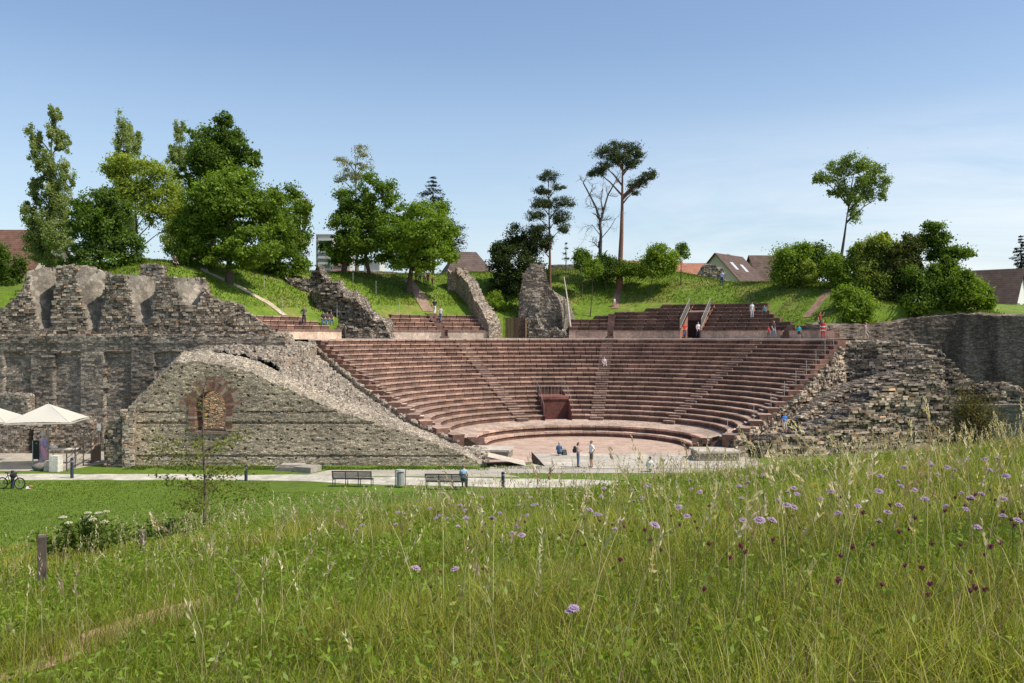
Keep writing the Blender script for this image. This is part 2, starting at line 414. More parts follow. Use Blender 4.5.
def row_ring(b, r, z0, z1, depth, a0, a1, red=1.0, lip=.07, below=.5, cyf=cyr, dust_sun=1.0, slab=.10):
    """one curved row of sandstone seat blocks: riser, projecting seat slab, tread"""
    cy = float(cyf(r)); L = 1.15; n = max(2, int(round(math.radians(abs(a1 - a0)) * r / L)))
    th = np.radians(np.linspace(a0, a1, n + 1))
    prof = [(r, z0 - below), (r, z1 - slab), (r - lip, z1 - slab), (r - lip, z1), (r + depth, z1), (r + depth, z0 - below)]
    off = rng.normal(0, .008, n); tone = rng.random(n); hue = rng.random(n)
    for i in range(n):
        a, c = th[i] + .003, th[i + 1]
        v = []
        for ang in (a, c):
            for (rr, zz) in prof:
                v.append((CX + rr * math.sin(ang), cy + rr * math.cos(ang), zz + (off[i] if zz == z1 else 0)))
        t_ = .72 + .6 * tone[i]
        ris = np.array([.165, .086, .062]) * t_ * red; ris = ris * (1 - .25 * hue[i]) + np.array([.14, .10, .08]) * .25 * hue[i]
        trd = (np.array([.41, .28, .21]) * dust_sun) * (.8 + .4 * tone[i]); lipc = np.array([.41, .28, .21]) * (.75 + .5 * tone[i]) * dust_sun  # treads and lips paler than risers: dusty, with sunlight put into the colour
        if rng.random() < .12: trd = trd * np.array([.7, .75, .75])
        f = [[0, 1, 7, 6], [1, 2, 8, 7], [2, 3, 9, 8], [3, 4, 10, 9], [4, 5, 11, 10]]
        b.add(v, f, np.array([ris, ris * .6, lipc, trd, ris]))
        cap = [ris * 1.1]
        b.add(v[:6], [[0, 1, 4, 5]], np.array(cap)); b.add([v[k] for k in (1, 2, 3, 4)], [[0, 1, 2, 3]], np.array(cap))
        b.add(v[6:], [[0, 5, 4, 1]], np.array(cap)); b.add([v[6 + k] for k in (1, 4, 3, 2)], [[0, 1, 2, 3]], np.array(cap))

seat = empty('tiered_seating', (CX, 83, 0), 0, 'great fan of red sandstone seat rows rising around the orchestra', 'seating')
def P_(b, name, mat, root, **k):
    o = b.build(name, mat, None, **k); o.parent = root; o.matrix_parent_inverse = Matrix.Translation(root.location).inverted(); return o
NR = 18; RISE = .405; R0 = 11.0; RUN = 14.0 / NR; Z0 = 1.25
AIS = [-65.5, -28, 9.5, 47, 62.5]
DOOR = -9.2
for i in range(NR):
    r = R0 + RUN * i; z0 = Z0 + RISE * i; z1 = z0 + RISE
    e = ends(r); b = MB()
    if i < 6:      # gap of the entrance door
        hw = math.degrees(1.25 / r)
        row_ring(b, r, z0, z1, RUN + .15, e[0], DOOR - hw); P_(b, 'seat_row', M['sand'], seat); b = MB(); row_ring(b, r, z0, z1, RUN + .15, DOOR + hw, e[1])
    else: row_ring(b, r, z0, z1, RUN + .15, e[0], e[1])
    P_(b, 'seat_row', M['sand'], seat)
for k, a in enumerate(AIS):
    b = MB()
    for i in range(NR):
        r = R0 + RUN * i; e = ends(r); aa = a
        if k == 0: aa = e[0] + math.degrees(1.35 / r)
        if k == 4: aa = e[1] - math.degrees(1.1 / r)
        wd = math.degrees(.62 / r); z0 = Z0 + RISE * i
        cy = float(cyr(r)); n = 2
        for st in range(1):
            rr0, rr1, zz = r - .36, r + .02, z0 + RISE * .5
            v = []
            for ang in np.radians([aa - wd, aa + wd]):
                for (q_, z_) in ((rr0, z0 - .02), (rr0, zz), (rr1, zz), (rr1, z0 - .02)):
                    v.append((CX + q_ * math.sin(ang), cy + q_ * math.cos(ang), z_))
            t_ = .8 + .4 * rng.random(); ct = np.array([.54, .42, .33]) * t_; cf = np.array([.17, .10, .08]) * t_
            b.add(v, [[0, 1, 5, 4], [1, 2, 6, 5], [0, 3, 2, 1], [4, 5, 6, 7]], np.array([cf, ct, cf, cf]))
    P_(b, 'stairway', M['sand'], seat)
# podium benches round the orchestra + walkway
for j, (r, z0, z1) in enumerate(((8.2, 0, .46), (8.95, .46, .92))):
    b = MB(); row_ring(b, r, z0, z1, .8, -93, 97, .95, .1, .0, lambda r: 71.6, 1.25, .16); P_(b, 'podium_bench', M['sand'], seat)
b = MB()
ths = np.radians(np.linspace(-96, 96, 49))
v = []; 
for a in ths:
    for rr, cy, zz in ((9.6, 71.6, .925), (11.05, 72, 1.24)): v.append((CX + rr * math.sin(a), cy + rr * math.cos(a), zz))
b.add(v, [[2 * i, 2 * i + 1, 2 * i + 3, 2 * i + 2] for i in range(48)], (.42, .31, .24)); 
for a in (ths[0], ths[-1]):
    sa, ca = math.sin(a), math.cos(a); b.add([(CX + rr * sa, cy + rr * ca, zz) for rr, cy, zz in ((8.2, 71.6, 0), (11.2, 72, 0), (11.2, 72, 1.24), (9.6, 71.6, .925), (8.2, 71.6, .9))], [[0, 1, 2], [0, 2, 3], [0, 3, 4]], (.2, .12, .1))
P_(b, 'walkway', M['sand'], seat)
# terrace at the head of the rows
b = MB(); v = []; e = ends(25.0); ths = np.radians(np.linspace(-72, 64, 90))
for a in ths:
    for rr, zz in ((25.02, 8.5), (24.9, 8.5), (24.9, 8.62), (28.6, 8.64), (28.6, 8.0)): v.append((CX + rr * math.sin(a), 70.5 + rr * math.cos(a), zz))
f = []; cc = []
for (a0_, a1_) in ((-54, -41), (-17, 1), (24, 30.5)):
    vv = []
    for a in np.radians(np.linspace(a0_, a1_, 12)):
        for rr, zz in ((28.5, 8.66), (34.2, 8.7)): vv.append((CX + rr * math.sin(a), 70.5 + rr * math.cos(a), zz))
    b.add(vv, [[2 * i, 2 * i + 1, 2 * i + 3, 2 * i + 2] for i in range(11)], (.44, .36, .27))
for i in range(89):
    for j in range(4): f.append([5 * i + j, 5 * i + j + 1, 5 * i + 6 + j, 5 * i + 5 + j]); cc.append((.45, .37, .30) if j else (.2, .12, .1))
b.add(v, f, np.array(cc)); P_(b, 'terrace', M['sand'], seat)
# entrance door into the seating
b = MB(); a = R(DOOR); ur = np.array([math.sin(a), math.cos(a)]); ut = np.array([math.cos(a), -math.sin(a)])
def pt(r, tt, z): 
    q_ = np.array([CX, 71.6]) + ur * r + ut * tt; return (q_[0], q_[1], z)
dk = (.085, .035, .028); rd = (.22, .09, .07)
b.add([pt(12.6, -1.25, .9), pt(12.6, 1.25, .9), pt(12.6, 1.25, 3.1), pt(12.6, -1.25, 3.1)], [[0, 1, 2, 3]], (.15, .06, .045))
for sg in (-1, 1): b.add([pt(10.9, sg * 1.26, .9), pt(15.8, sg * 1.26, .9), pt(15.8, sg * 1.26, 3.75), pt(12.2, sg * 1.26, 3.0), pt(10.9, sg * 1.26, 1.7)], [[0, 1, 2], [0, 2, 3], [0, 3, 4]], rd)
b.add([pt(10.9, -1.26, .95), pt(10.9, 1.26, .95), pt(12.6, 1.26, .95), pt(12.6, -1.26, .95)], [[0, 1, 2, 3]], rd)
b.add([pt(12.5, -1.3, 3.0), pt(12.5, 1.3, 3.0), pt(12.5, 1.3, 3.25), pt(12.5, -1.3, 3.25)], [[0, 1, 2, 3]], rd)
b.add([pt(12.5, -1.3, 3.25), pt(12.5, 1.3, 3.25), pt(15.9, 1.3, 3.3), pt(15.9, -1.3, 3.3)], [[0, 1, 2, 3]], rd)
b.add([pt(15.75, -1.3, 3.0), pt(15.75, 1.3, 3.0), pt(15.75, 1.3, 3.85), pt(15.75, -1.3, 3.85)], [[0, 1, 2, 3]], rd)
P_(b, 'doorway', M['sand'], seat)
gc = (.30, .28, .26)
for sg in (-1, 1):
    b = MB()
    for r_, zb in ((10.9, 1.6), (12.0, 2.4), (13.2, 3.2), (14.4, 3.5), (15.6, 3.8)): b.tube([pt(r_, sg * 1.35, zb), pt(r_, sg * 1.35, zb + 1.0)], .013, 5, gc)
    b.tube([pt(10.9, sg * 1.35, 2.6), pt(13.2, sg * 1.35, 4.2), pt(15.6, sg * 1.35, 4.8)], .013, 5, gc); P_(b, 'side_railing', M['metal'], seat)
b = MB()
b.tube([pt(12.5, -1.3, 4.25), pt(12.5, 1.3, 4.25)], .013, 5, gc)
for k in range(9): b.tube([pt(12.5, -1.3 + k * .325, 3.2), pt(12.5, -1.3 + k * .325, 4.25)], .009, 4, gc)
P_(b, 'railing', M['metal'], seat)
# handrail posts down the right hand stair
for i in range(0, NR, 2):
    r = R0 + RUN * i; e = ends(r); a = R(e[1] - math.degrees(.35 / r)); z = Z0 + RISE * (i + 1); b = MB()
    x, y = CX + (r + .3) * math.sin(a), float(cyr(r)) + (r + .3) * math.cos(a); b.tube([(x, y, z - .05), (x, y, z + 1.2)], .024, 5, (.45, .42, .38)); P_(b, 'handrail_post', M['metal'], seat)
# side platforms beside the orchestra
for nm, p0, lab in (('stone_platform', (-1.55, 66.2), 'pale stone block platform at the left foot of the seating'), ('stone_platform', (14.7, 65.4), 'pale stone block platform at the right foot of the seating')):
    o = empty(nm, (p0[0], p0[1], 0), 0, lab, 'platform')
    b = MB(); b.box((0, 0, .28), (2.9, 2.4, .56), R(-8 if p0[0] < 0 else 2), (.24, .21, .17)); b.build('block', M['vc'], o)
    b = MB(); b.box((0, 0, .64), (3.1, 2.6, .15), R(-8 if p0[0] < 0 else 2), (.50, .44, .36)); b.build('slab', M['gravel'], o)
o = empty('stone_wedge', (0, 0, 0), 0, 'sloping wedge of pale paving rising left of the stage', 'ramp')
b = MB(); x0, y0 = gp(486, 468); x1, y1 = gp(526, 466)
b.add([(x0, y0, .02), (x1, y1, .02), (x1 - .1, y1 + 2.5, .02), (x0, y0 + 2.5, .02), (x0 + .1, y0 + .1, .75), (x0 + .1, y0 + 2.4, .75)], [[0, 1, 4, 4], [3, 5, 2, 2], [0, 4, 5, 3], [1, 2, 5, 4]], (.52, .45, .36)); b.build('ramp', M['gravel'], o)
b = MB(); x0, y0 = gp(532, 466.5); b.add([(x0, y0 + 1.5, .02), (x0 + .9, y0, .02), (x0, y0 + 1.7, .8), (x0 + .2, y0 + 2.2, .02)], [[0, 1, 2], [1, 3, 2]], (.10, .07, .055))
tag(b.build('stone_fin', M['sand']), 'small dark triangular stone fin at the left end of the stage paving', 'stone')

# upper tiers
def upper(label, a0, a1, rows, zwall=.9, wallcol=(.50, .35, .27), gaps=(), cutl=None, name='upper_seating', wall=True, dust_sun=.8):
    o = empty(name, (CX + 29 * math.sin(R((a0 + a1) / 2)), 70.5 + 29 * math.cos(R((a0 + a1) / 2)), 8.6), 0, label, 'seating')
    segs = []; s0 = a0
    for (ga, gb) in gaps: segs.append((s0, ga)); s0 = gb
    segs.append((s0, a1))
    if wall:
        b = MB()
        for (p, q_) in segs:
            n = max(3, int((q_ - p) / 1.2)); ths = np.radians(np.linspace(p, q_, n)); v = []
            for a in ths:
                for rr, zz in ((28.0, 8.55), (28.0, 9.42), (27.9, 9.42), (27.9, 9.52), (28.5, 9.52)): v.append((CX + rr * math.sin(a), 70.5 + rr * math.cos(a), zz))
            f = []; cc = []
            for i in range(n - 1):
                pc = np.array(wallcol) * (.8 + .35 * rng.random())
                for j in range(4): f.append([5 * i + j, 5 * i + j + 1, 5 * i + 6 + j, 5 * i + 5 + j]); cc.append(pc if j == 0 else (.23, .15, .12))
            b.add(v, f, np.array(cc))
            for m_ in (0, n - 1):
                k = 5 * m_; b.add([v[k], v[k + 1], v[k + 4], (v[k + 4][0], v[k + 4][1], 8.55)], [[0, 1, 2, 3]], (.2, .12, .1))
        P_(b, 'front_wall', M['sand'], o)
    for i, ra in enumerate(rows):
        r = 28.45 + i * .74; b = MB()
        lo, hi = ra if isinstance(ra, tuple) else (a0, a1)
        ss = [lo]
        for (ga, gb) in gaps:
            if ga > lo and gb < hi and i < 6: ss += [ga, gb]
        ss.append(hi)
        for k in range(0, len(ss), 2):
            b = MB(); row_ring(b, r, 9.1 + i * .42, 9.52 + i * .42, .95, ss[k], ss[k + 1], .9 if dust_sun < 1 else 1.15, .06, .6, lambda r: 70.5, dust_sun, .09); P_(b, 'seat_row', M['sand'], o)
    for (ga, gb) in gaps:
        if gb - ga > 2.5: continue
        nr_ = sum(1 for ra in rows if not isinstance(ra, tuple) or (ra[0] < ga and ra[1] > gb)); b = MB(); n = 2 * nr_
        for k in range(n):
            r0_, z_ = 27.9 + k * .37 + (.0 if k else 0), 8.62 + (k + 1) * (.92 + .42 * nr_) / (n + 1)
            v = [(CX + q_ * math.sin(R(a)), 70.5 + q_ * math.cos(R(a)), zz) for a in (ga - .1, gb + .1) for (q_, zz) in ((r0_, z_ - .6), (r0_, z_), (r0_ + .5, z_))]
            tt_ = .8 + .4 * rng.random(); b.add(v, [[0, 1, 4, 3], [1, 2, 5, 4]], np.array([(.17 * tt_, .10 * tt_, .08 * tt_), (.36 * tt_, .26 * tt_, .2 * tt_)]))
        P_(b, 'stairway', M['sand'], o)
    return o
upper('short upper block of seat rows at the left, where a group sits', -72, -53.5, [(-73, -53.5), (-73, -54.5), (-73, -56), (-73, -57.5)], wallcol=(.62, .46, .34), dust_sun=1.05)
upper('upper block of seat rows under the grass bank left of the ruined pillar', -42, -16.5, [0, (-42, -17), (-42, -17.5), (-40.5, -18), (-37, -18.5)], wallcol=(.46, .36, .28), gaps=((-28.8, -27.2),), dust_sun=1.0)
full = [(0.5, 59), (0.5, 57), (1, 47.5), (1, 44.5), (6, 42.5), (10, 41), (16, 39.8), (19, 39.5)]
up3 = upper('wide dark upper block of seat rows with an entrance cut through it', .5, 59, full, gaps=((9.0, 10.3), (25.2, 29.4), (47.8, 49.5)), dust_sun=.62)
# vomitory in the upper tier
b = MB(); am = R(27.3); ur = np.array([math.sin(am), math.cos(am)]); ut = np.array([math.cos(am), -math.sin(am)])
def pu(r, tt, z): q_ = np.array([CX, 70.5]) + ur * r + ut * tt; return (q_[0], q_[1], z)
for sg in (-1, 1):
    b.add([pu(27.9, sg * 1.0, 8.55), pu(34, sg * 1.25, 8.55), pu(34, sg * 1.25, 12.6), pu(27.9, sg * 1.0, 9.5)], [[0, 1, 2, 3]], (.34, .16, .11))
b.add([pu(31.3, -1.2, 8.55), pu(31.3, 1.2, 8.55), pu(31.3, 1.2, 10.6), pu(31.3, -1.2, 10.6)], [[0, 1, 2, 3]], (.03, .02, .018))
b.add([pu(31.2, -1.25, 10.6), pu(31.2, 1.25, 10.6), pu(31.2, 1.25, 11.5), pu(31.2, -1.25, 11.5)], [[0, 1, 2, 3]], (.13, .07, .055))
b.add([pu(31.2, -1.25, 11.5), pu(31.2, 1.25, 11.5), pu(34, 1.25, 11.9), pu(34, -1.25, 11.9)], [[0, 1, 2, 3]], (.2, .12, .1))
for k in range(5): b.add([pu(28.2 + .4 * k, -1.0, 8.62 + .2 * k), pu(28.2 + .4 * k, -.2, 8.62 + .2 * k), pu(28.6 + .4 * k, -.2, 8.62 + .2 * k), pu(28.6 + .4 * k, -1.0, 8.62 + .2 * k)], [[0, 1, 2, 3]], (.42, .27, .2))
P_(b, 'entrance', M['sand'], up3)
for sg in (-1, 1):
    b = MB(); n = 14
    for k in range(n):
        r_ = 28.3 + k * 3.6 / (n - 1); zb = 9.6 + k * 2.3 / (n - 1); b.tube([pu(r_, sg * 1.15, zb), pu(r_, sg * 1.15, zb + 1.1)], .022, 4, (.36, .33, .29))
    for dz in (.15, 1.1): b.tube([pu(28.3, sg * 1.15, 9.6 + dz), pu(31.9, sg * 1.15, 11.9 + dz)], .03, 4, (.36, .33, .29))
    P_(b, 'railing', M['metal'], up3)

# ------------------------------------------------------------------ ruined walls
def ruin(name, label, pts, zb, thick, mat, cat='wall', depth=None, rise=0.0, rough=.09, hole=None, ds=.17, dz=.17, jag=.28, seed=1, course=.22, back=True, lump=.25, root=None, batter=0.0, tint=None, taper=False, smooth_in=None, lining=None, blocks=None):
    pts = np.asarray(pts, float)
    d = np.r_[0, np.cumsum(np.hypot(np.diff(pts[:, 0]), np.diff(pts[:, 1])))]
    n = int(d[-1] / ds) + 2; s = np.linspace(0, d[-1], n)
    x = np.interp(s, d, pts[:, 0]); y = np.interp(s, d, pts[:, 1]); zt = np.interp(s, d, pts[:, 2])
    zb_ = np.interp(s, d, pts[:, 3]) if pts.shape[1] > 3 else np.full(n, float(zb))
    k = 9; ker = np.ones(k) / k
    sm = lambda a: np.convolve(np.pad(a, k // 2, 'edge'), ker, 'valid')
    tx = np.gradient(sm(x)); ty = np.gradient(sm(y)); L = np.hypot(tx, ty) + 1e-9; nx, ny = ty / L, -tx / L
    zt = zt + jag * (np.round(vn(s * 1.3, seed * 3.3, 0, seed) * 4) / 4 - .5) + jag * .5 * (vn(s * 4, 1.7, 0, seed + 1) - .5)
    zt = np.maximum(zt, zb_ + .05)
    nz = int((zt - zb_).max() / dz) + 2; tt = np.linspace(0, 1, nz)
    Zf = zb_[:, None] + tt[None, :] * (zt - zb_)[:, None]; Sg = np.repeat(s[:, None], nz, 1)
    qz = np.floor(Zf / course)
    smo = 1.0 if smooth_in is None else np.where(smooth_in(Sg, Zf), .25, 1.0)
    dep = smo * rough * (vn(Sg * (2.2 if rough < .15 else 1.1) + qz * 17.3, qz * 3.7, 0, seed + 2) - .5) * 2 + rough * .8 * (vn(Sg * 6, Zf * 6, 0, seed + 3) - .5) + lump * (fbm(Sg * .35, Zf * .35, 0, seed + 4) - .5) * 2
    dep = dep + batter * (Zf - zb_[:, None])
    if depth is not None: dep = dep + depth(Sg, Zf)
    Xf = x[:, None] - nx[:, None] * dep; Yf = y[:, None] - ny[:, None] * dep
    m = 6; w = np.linspace(0, 1, m + 1)[1:]
    St = np.repeat(s[:, None], m, 1); dt = dep[:, -1:] * (1 - w) + thick * w
    Xt = x[:, None] - nx[:, None] * dt; Yt = y[:, None] - ny[:, None] * dt
    Zt = zt[:, None] + (rise * (1 - .95 * (s / s[-1]) ** 4 if taper else 1.0) * np.ones(n))[:, None] * w[None, :] + (.5 * jag * (np.round(vn(St * 1.6, w[None, :] * thick * 1.6, 0, seed + 6) * 3) / 3 - .5) + .12 * (vn(St * 5, w[None, :] * thick * 5, 0, seed + 7) - .5))
    mbk = 5; wb = np.linspace(1, 0, mbk + 1)[1:]
    Zk = zb_[:, None] + wb[None, :] * (Zt[:, -1] - zb_)[:, None]
    Xk = np.repeat(Xt[:, -1:], mbk, 1) + rough * (vn(Sg[:, :mbk] * 3, Zk * 3, 0, seed + 8) - .5); Yk = np.repeat(Yt[:, -1:], mbk, 1)
    X = np.hstack([Xf, Xt, Xk]); Y = np.hstack([Yf, Yt, Yk]); Z = np.hstack([Zf, Zt, Zk]); c = X.shape[1]
    i = np.arange(n * c).reshape(n, c)
    f = np.stack([i[:-1, :-1], i[1:, :-1], i[1:, 1:], i[:-1, 1:]], -1)
    keep = np.ones((n - 1, c - 1), bool)
    if hole is not None:
        hs = (Sg[:-1, :-1] + Sg[1:, 1:]) / 2; hz = (Zf[:-1, :-1] + Zf[1:, 1:]) / 2
        keep[:, :nz - 1] &= ~hole(hs, hz)
        sb = s[:-1] + ds / 2
        for j in range(mbk):
            jj = nz + m - 1 + j
            if jj < c - 1: keep[:, jj] &= ~hole(sb, np.full(n - 1, 4.0))
    fc = np.ones((n - 1, c - 1, 3))
    if tint is not None: fc[:, :nz - 1] = tint((Sg[:-1, :-1] + Sg[1:, 1:]) / 2, (Zf[:-1, :-1] + Zf[1:, 1:]) / 2)
    b = MB(); b.add(np.stack([X, Y, Z], -1).reshape(-1, 3), f[keep], fc[keep])
    for col_ in (0, n - 1):       # end faces
        pf = np.stack([X[col_], Y[col_], Z[col_]], -1); cen = pf.mean(0); k2 = len(pf)
        b.add(np.vstack([pf, cen]), [[j, (j + 1) % k2, k2] for j in range(k2)], (1, 1, 1))
    nb0 = sum(len(q_) for q_ in b.f)
    if blocks is not None:
        BL_, BH_, br_, prob, (clo, chi) = blocks; pr_ = .06 if br_ > .025 else .014; clo, chi = np.array(clo), np.array(chi); rows = []
        zz = zb_.min()
        while zz < zt.max():
            h = BH_ * rng.uniform(.75, 1.3); ss = rng.uniform(0, BL_)
            while ss < s[-1]:
                L_ = BL_ * rng.uniform(.45, 1.6); sc = ss + L_ / 2; zc = zz + h / 2
                if sc < s[-1] and rng.random() < prob and np.interp(sc, s, zb_) - .1 < zc < np.interp(sc, s, zt) + .05: rows.append((sc, zc, L_, h))
                ss += L_ + .01
            zz += h
        A_ = np.array(rows); bs_, bz_ = A_[:, 0], A_[:, 1]
        if smooth_in is not None: k_ = ~smooth_in(bs_, bz_); A_ = A_[k_]; bs_, bz_ = A_[:, 0], A_[:, 1]
        if hole is not None: k_ = ~hole(bs_, bz_); A_ = A_[k_]; bs_, bz_ = A_[:, 0], A_[:, 1]
        bd_ = lump * (fbm(bs_ * .35, bz_ * .35, 0, seed + 4) - .5) * 2 + batter * (bz_ - np.interp(bs_, s, zb_)) + br_ * (vn(bs_ * .8 + np.floor(bz_ / .3) * 5.1, bz_ * 2.0, 0, seed + 9) - .62) * 2 + br_ * rng.normal(0, .25, len(bs_))
        if depth is not None: bd_ = bd_ + depth(bs_, bz_)
        px_ = np.interp(bs_, s, x); py_ = np.interp(bs_, s, y); bnx = np.interp(bs_, s, nx); bny = np.interp(bs_, s, ny)
        T_ = .22
        rows3 = [(px_[i] - bnx[i] * (bd_[i] + T_ - pr_), py_[i] - bny[i] * (bd_[i] + T_ - pr_), bz_[i], A_[i, 2], A_[i, 3], T_ * 2, math.atan2(bnx[i], -bny[i]) + rng.normal(0, .05)) for i in range(len(bs_))]
        nt = int(s[-1] * thick / (BL_ * BL_) * .55 * prob)
        for _ in range(nt):
            k_ = int(rng.integers(0, n)); w_ = rng.random(); dd_ = dep[k_, -1] * (1 - w_) + thick * w_; zq = np.interp(w_, np.r_[0, w], np.r_[zt[k_], Zt[k_]])
            rows3.append((x[k_] - nx[k_] * dd_, y[k_] - ny[k_] * dd_, zq - .02, BL_ * rng.uniform(.4, 1.1), BH_ * rng.uniform(.8, 1.6), BL_ * rng.uniform(.4, .9), rng.uniform(0, 3.1)))
        Q = np.array(rows3); N_ = len(Q); jit = rng.uniform(.78, 1.0, (N_, 8, 3)); base = np.array([[-1, -1, -1], [1, -1, -1], [1, 1, -1], [-1, 1, -1], [-1, -1, 1], [1, -1, 1], [1, 1, 1], [-1, 1, 1]]) * .5
        V_ = base[None] * jit * np.stack([Q[:, 3], Q[:, 5], Q[:, 4]], -1)[:, None, :]; ca_, sa_ = np.cos(Q[:, 6])[:, None], np.sin(Q[:, 6])[:, None]
        V_ = np.stack([V_[..., 0] * ca_ - V_[..., 1] * sa_, V_[..., 0] * sa_ + V_[..., 1] * ca_, V_[..., 2]], -1) + Q[:, None, :3]
        F_ = np.array([[4, 5, 6, 7], [0, 1, 5, 4], [1, 2, 6, 5], [2, 3, 7, 6], [3, 0, 4, 7]]); F_ = (np.arange(N_)[:, None, None] * 8 + F_[None]).reshape(-1, 4)
        w_ = rng.random((N_, 1)) ** 1.4; stn = .62 + .6 * fbm(Q[:, 0] * .4 + Q[:, 1] * .4, Q[:, 2] * .4, 0, seed + 12)[:, None]; cc_ = (clo * (1 - w_) + chi * w_) * stn
        wm = rng.random(N_) < .08; cc_[wm] = cc_[wm] * np.array([1.1, .9, .75])
        b.add(V_.reshape(-1, 3), F_, np.repeat(cc_, 5, axis=0))
    o = b.build(name, mat)
    if blocks is not None:
        o.data.materials.append(lining or mat); o.data.materials.append(M['block']); arr = np.zeros(len(o.data.polygons), np.int32); arr[nb0:] = 2; o.data.polygons.foreach_set('material_index', arr); blk_arr = arr
    if lining is not None:
        hs = (Sg[:-1, :-1] + Sg[1:, 1:]) / 2; hz_ = (Zf[:-1, :-1] + Zf[1:, 1:]) / 2; mi = np.zeros((n - 1, c - 1), int); mi[:, :nz - 1] = smooth_in(hs, hz_)
        if blocks is None: o.data.materials.append(lining)
        arr = np.zeros(len(o.data.polygons), np.int32) if blocks is None else blk_arr; k_ = mi[keep]; arr[:len(k_)] = k_; o.data.polygons.foreach_set('material_index', arr)
    if root is not None: o.parent = root
    else: tag(o, label, cat)
    return o

def pw(px, py, d, zb=None):
    p = at(px, py, d); return (p[0], p[1], p[2]) if zb is None else (p[0], p[1], p[2], zb)

# tall left wall with half-round niches
DN = 70.0
sil = [(-60, 322), (-10, 312), (5, 305), (20, 292), (24, 272), (33, 265), (55, 265), (92, 268), (98, 275), (138, 276.5), (192, 278), (201, 285), (218, 300), (240, 305), (256, 318), (272, 330), (286, 337)]
npts = [pw(px, py, DN + (0 if px < 200 else (px - 200) * .02)) for px, py in sil]
X00 = npts[0][0]
niches = [((39 - 512) / F * DN, 9.5, 13.9), ((89 - 512) / F * DN, 9.3, 13.45), ((139.5 - 512) / F * DN, 9.9, 13.2), ((187 - 512) / F * DN, 11.3, 13.0)]
def niche_uv(s, z):
    X = X00 + s; out = []
    for (xc, z0, z1) in niches:
        u = np.clip((z - z0) / (z1 - z0), 0, 1); w = .36 + .76 * u ** .6; t_ = (X - (xc + .35 * (1 - u)) + w) / (2 * w)
        out.append((u, t_, (t_ > 0) & (t_ < 1) & (z > z0)))
    return out
def niche_depth(s, z):
    X = X00 + s; r = np.zeros_like(s)
    for u, t_, m_ in niche_uv(s, z):
        r = np.where(m_, np.maximum(r, (.6 + 1.9 * u) * np.minimum(1, np.clip(t_, 0, 1) / .5) * np.minimum(1, (1 - np.clip(t_, 0, 1)) / .06)), r)
    r = r + np.where(z < 9.0, -.35, 0.0)
    return r + np.clip((z - 9) * .06, 0, .3)
def niche_tint(s, z):
    r = np.ones(s.shape + (3,))
    for u, t_, m_ in niche_uv(s, z): r[m_] = (1.0, 1.0, 1.0)
    return r
nw = empty('niche_wall', (-29, DN, 0), 0, 'tall grey ruined outer wall with four half-round niches along its top', 'wall')
def rebase(o, root):
    o.parent = root; o.matrix_parent_inverse = Matrix.Translation(root.location).inverted()
    for k in ('label', 'category'):
        if k in o: del o[k]
split = 8.9
o1 = ruin('upper_wall', None, [(p[0], p[1], p[2], split) for p in npts], split, 3.0, M['rubble'], blocks=(.30, .16, .12, .8, MD), depth=niche_depth, tint=niche_tint, smooth_in=lambda s_, z_: np.any([m_ for _, _, m_ in niche_uv(s_, z_)], axis=0), lining=M['lining'], jag=.35, seed=11, ds=.12, dz=.12, rough=.07, lump=.2); rebase(o1, nw)
lw = [(p[0], p[1] - .4, min(split, p[2] - .1)) for p in npts]
def low_depth(s, z):
    X = X00 + s
    pil = np.where((np.abs(np.mod(X + 40.2, 3.9) - 1.9) < 1.0), .28, 0.0)
    return pil * (z < 7.6) * (z > 1.0) + np.where(z > 8.3, -.08, 0)
o2 = ruin('lower_wall', None, lw, -.2, 3.4, M['plaster'], blocks=(.4, .16, .035, .3, ((.15, .125, .10), (.36, .31, .25))), depth=low_depth, jag=.12, seed=15, rough=.03, lump=.12); rebase(o2, nw)
ruin('retaining_wall', 'small squared wall stub standing in the grass above the niche wall', [pw(140, 265, 76, 12.5), pw(162, 265, 76, 12.5)], 12.5, 1, M['rubble'], blocks=(.35, .2, .05, .8, MD), seed=17, jag=.1)
ruin('rubble_heap', 'rough sunlit rubble shoulder falling from the niche wall to the seating', [(-22.5, 71.5, 9.6), (-20.5, 73, 9.4), (-19.2, 76, 9.1), (-19, 79, 8.7)], 5, 2.2, M['rubble_pale'], seed=18, blocks=(.32, .17, .15, .8, PL), jag=.5, cat='ruin')

# arched gable wall
DA = 62.0
ax0 = (130 - 512) / F * DA
apts = [pw(px, py, DA) for px, py in ((130, 409), (142, 397), (158, 380), (176, 363), (198, 361), (240, 369), (285, 387), (340, 412), (400, 431), (440, 446), (470, 458), (486, 467))]
axc = (210.5 - 512) / F * DA; azs = at(210, 406, DA)[2]; azb = at(210, 431, DA)[2]; aw = 1.03
def arch_hole(s, z):
    X = ax0 + s; return ((np.abs(X - axc) < aw + .25) & (z > azb - .05) & (z < azs)) | (np.hypot(X - axc, z - azs) < aw + .25) & (z >= azs)
hx = []
for zz in np.arange(.55, 6.8, .62):
    for xx in np.arange(0.4 + (zz * 7 % 1), 25, .95): hx.append((xx + rng.uniform(-.3, .3), zz + rng.uniform(-.08, .08)))
def arch_depth(s, z):
    r = np.zeros_like(s)
    for zl, w in ((at(0, 423, DA)[2], .075), (at(0, 456, DA)[2], .075), (at(0, 412, DA)[2], .04)): r = np.where(np.abs(z - zl) < w, .16, r)
    for (a, b_) in hx: r = np.where((np.abs(s - a) < .075) & (np.abs(z - b_) < .06), .22, r)
    return r
ga = empty('gable_wall', (axc, DA, 0), 0, 'grey coursed stone gable wall with a round-arched window opening', 'wall')
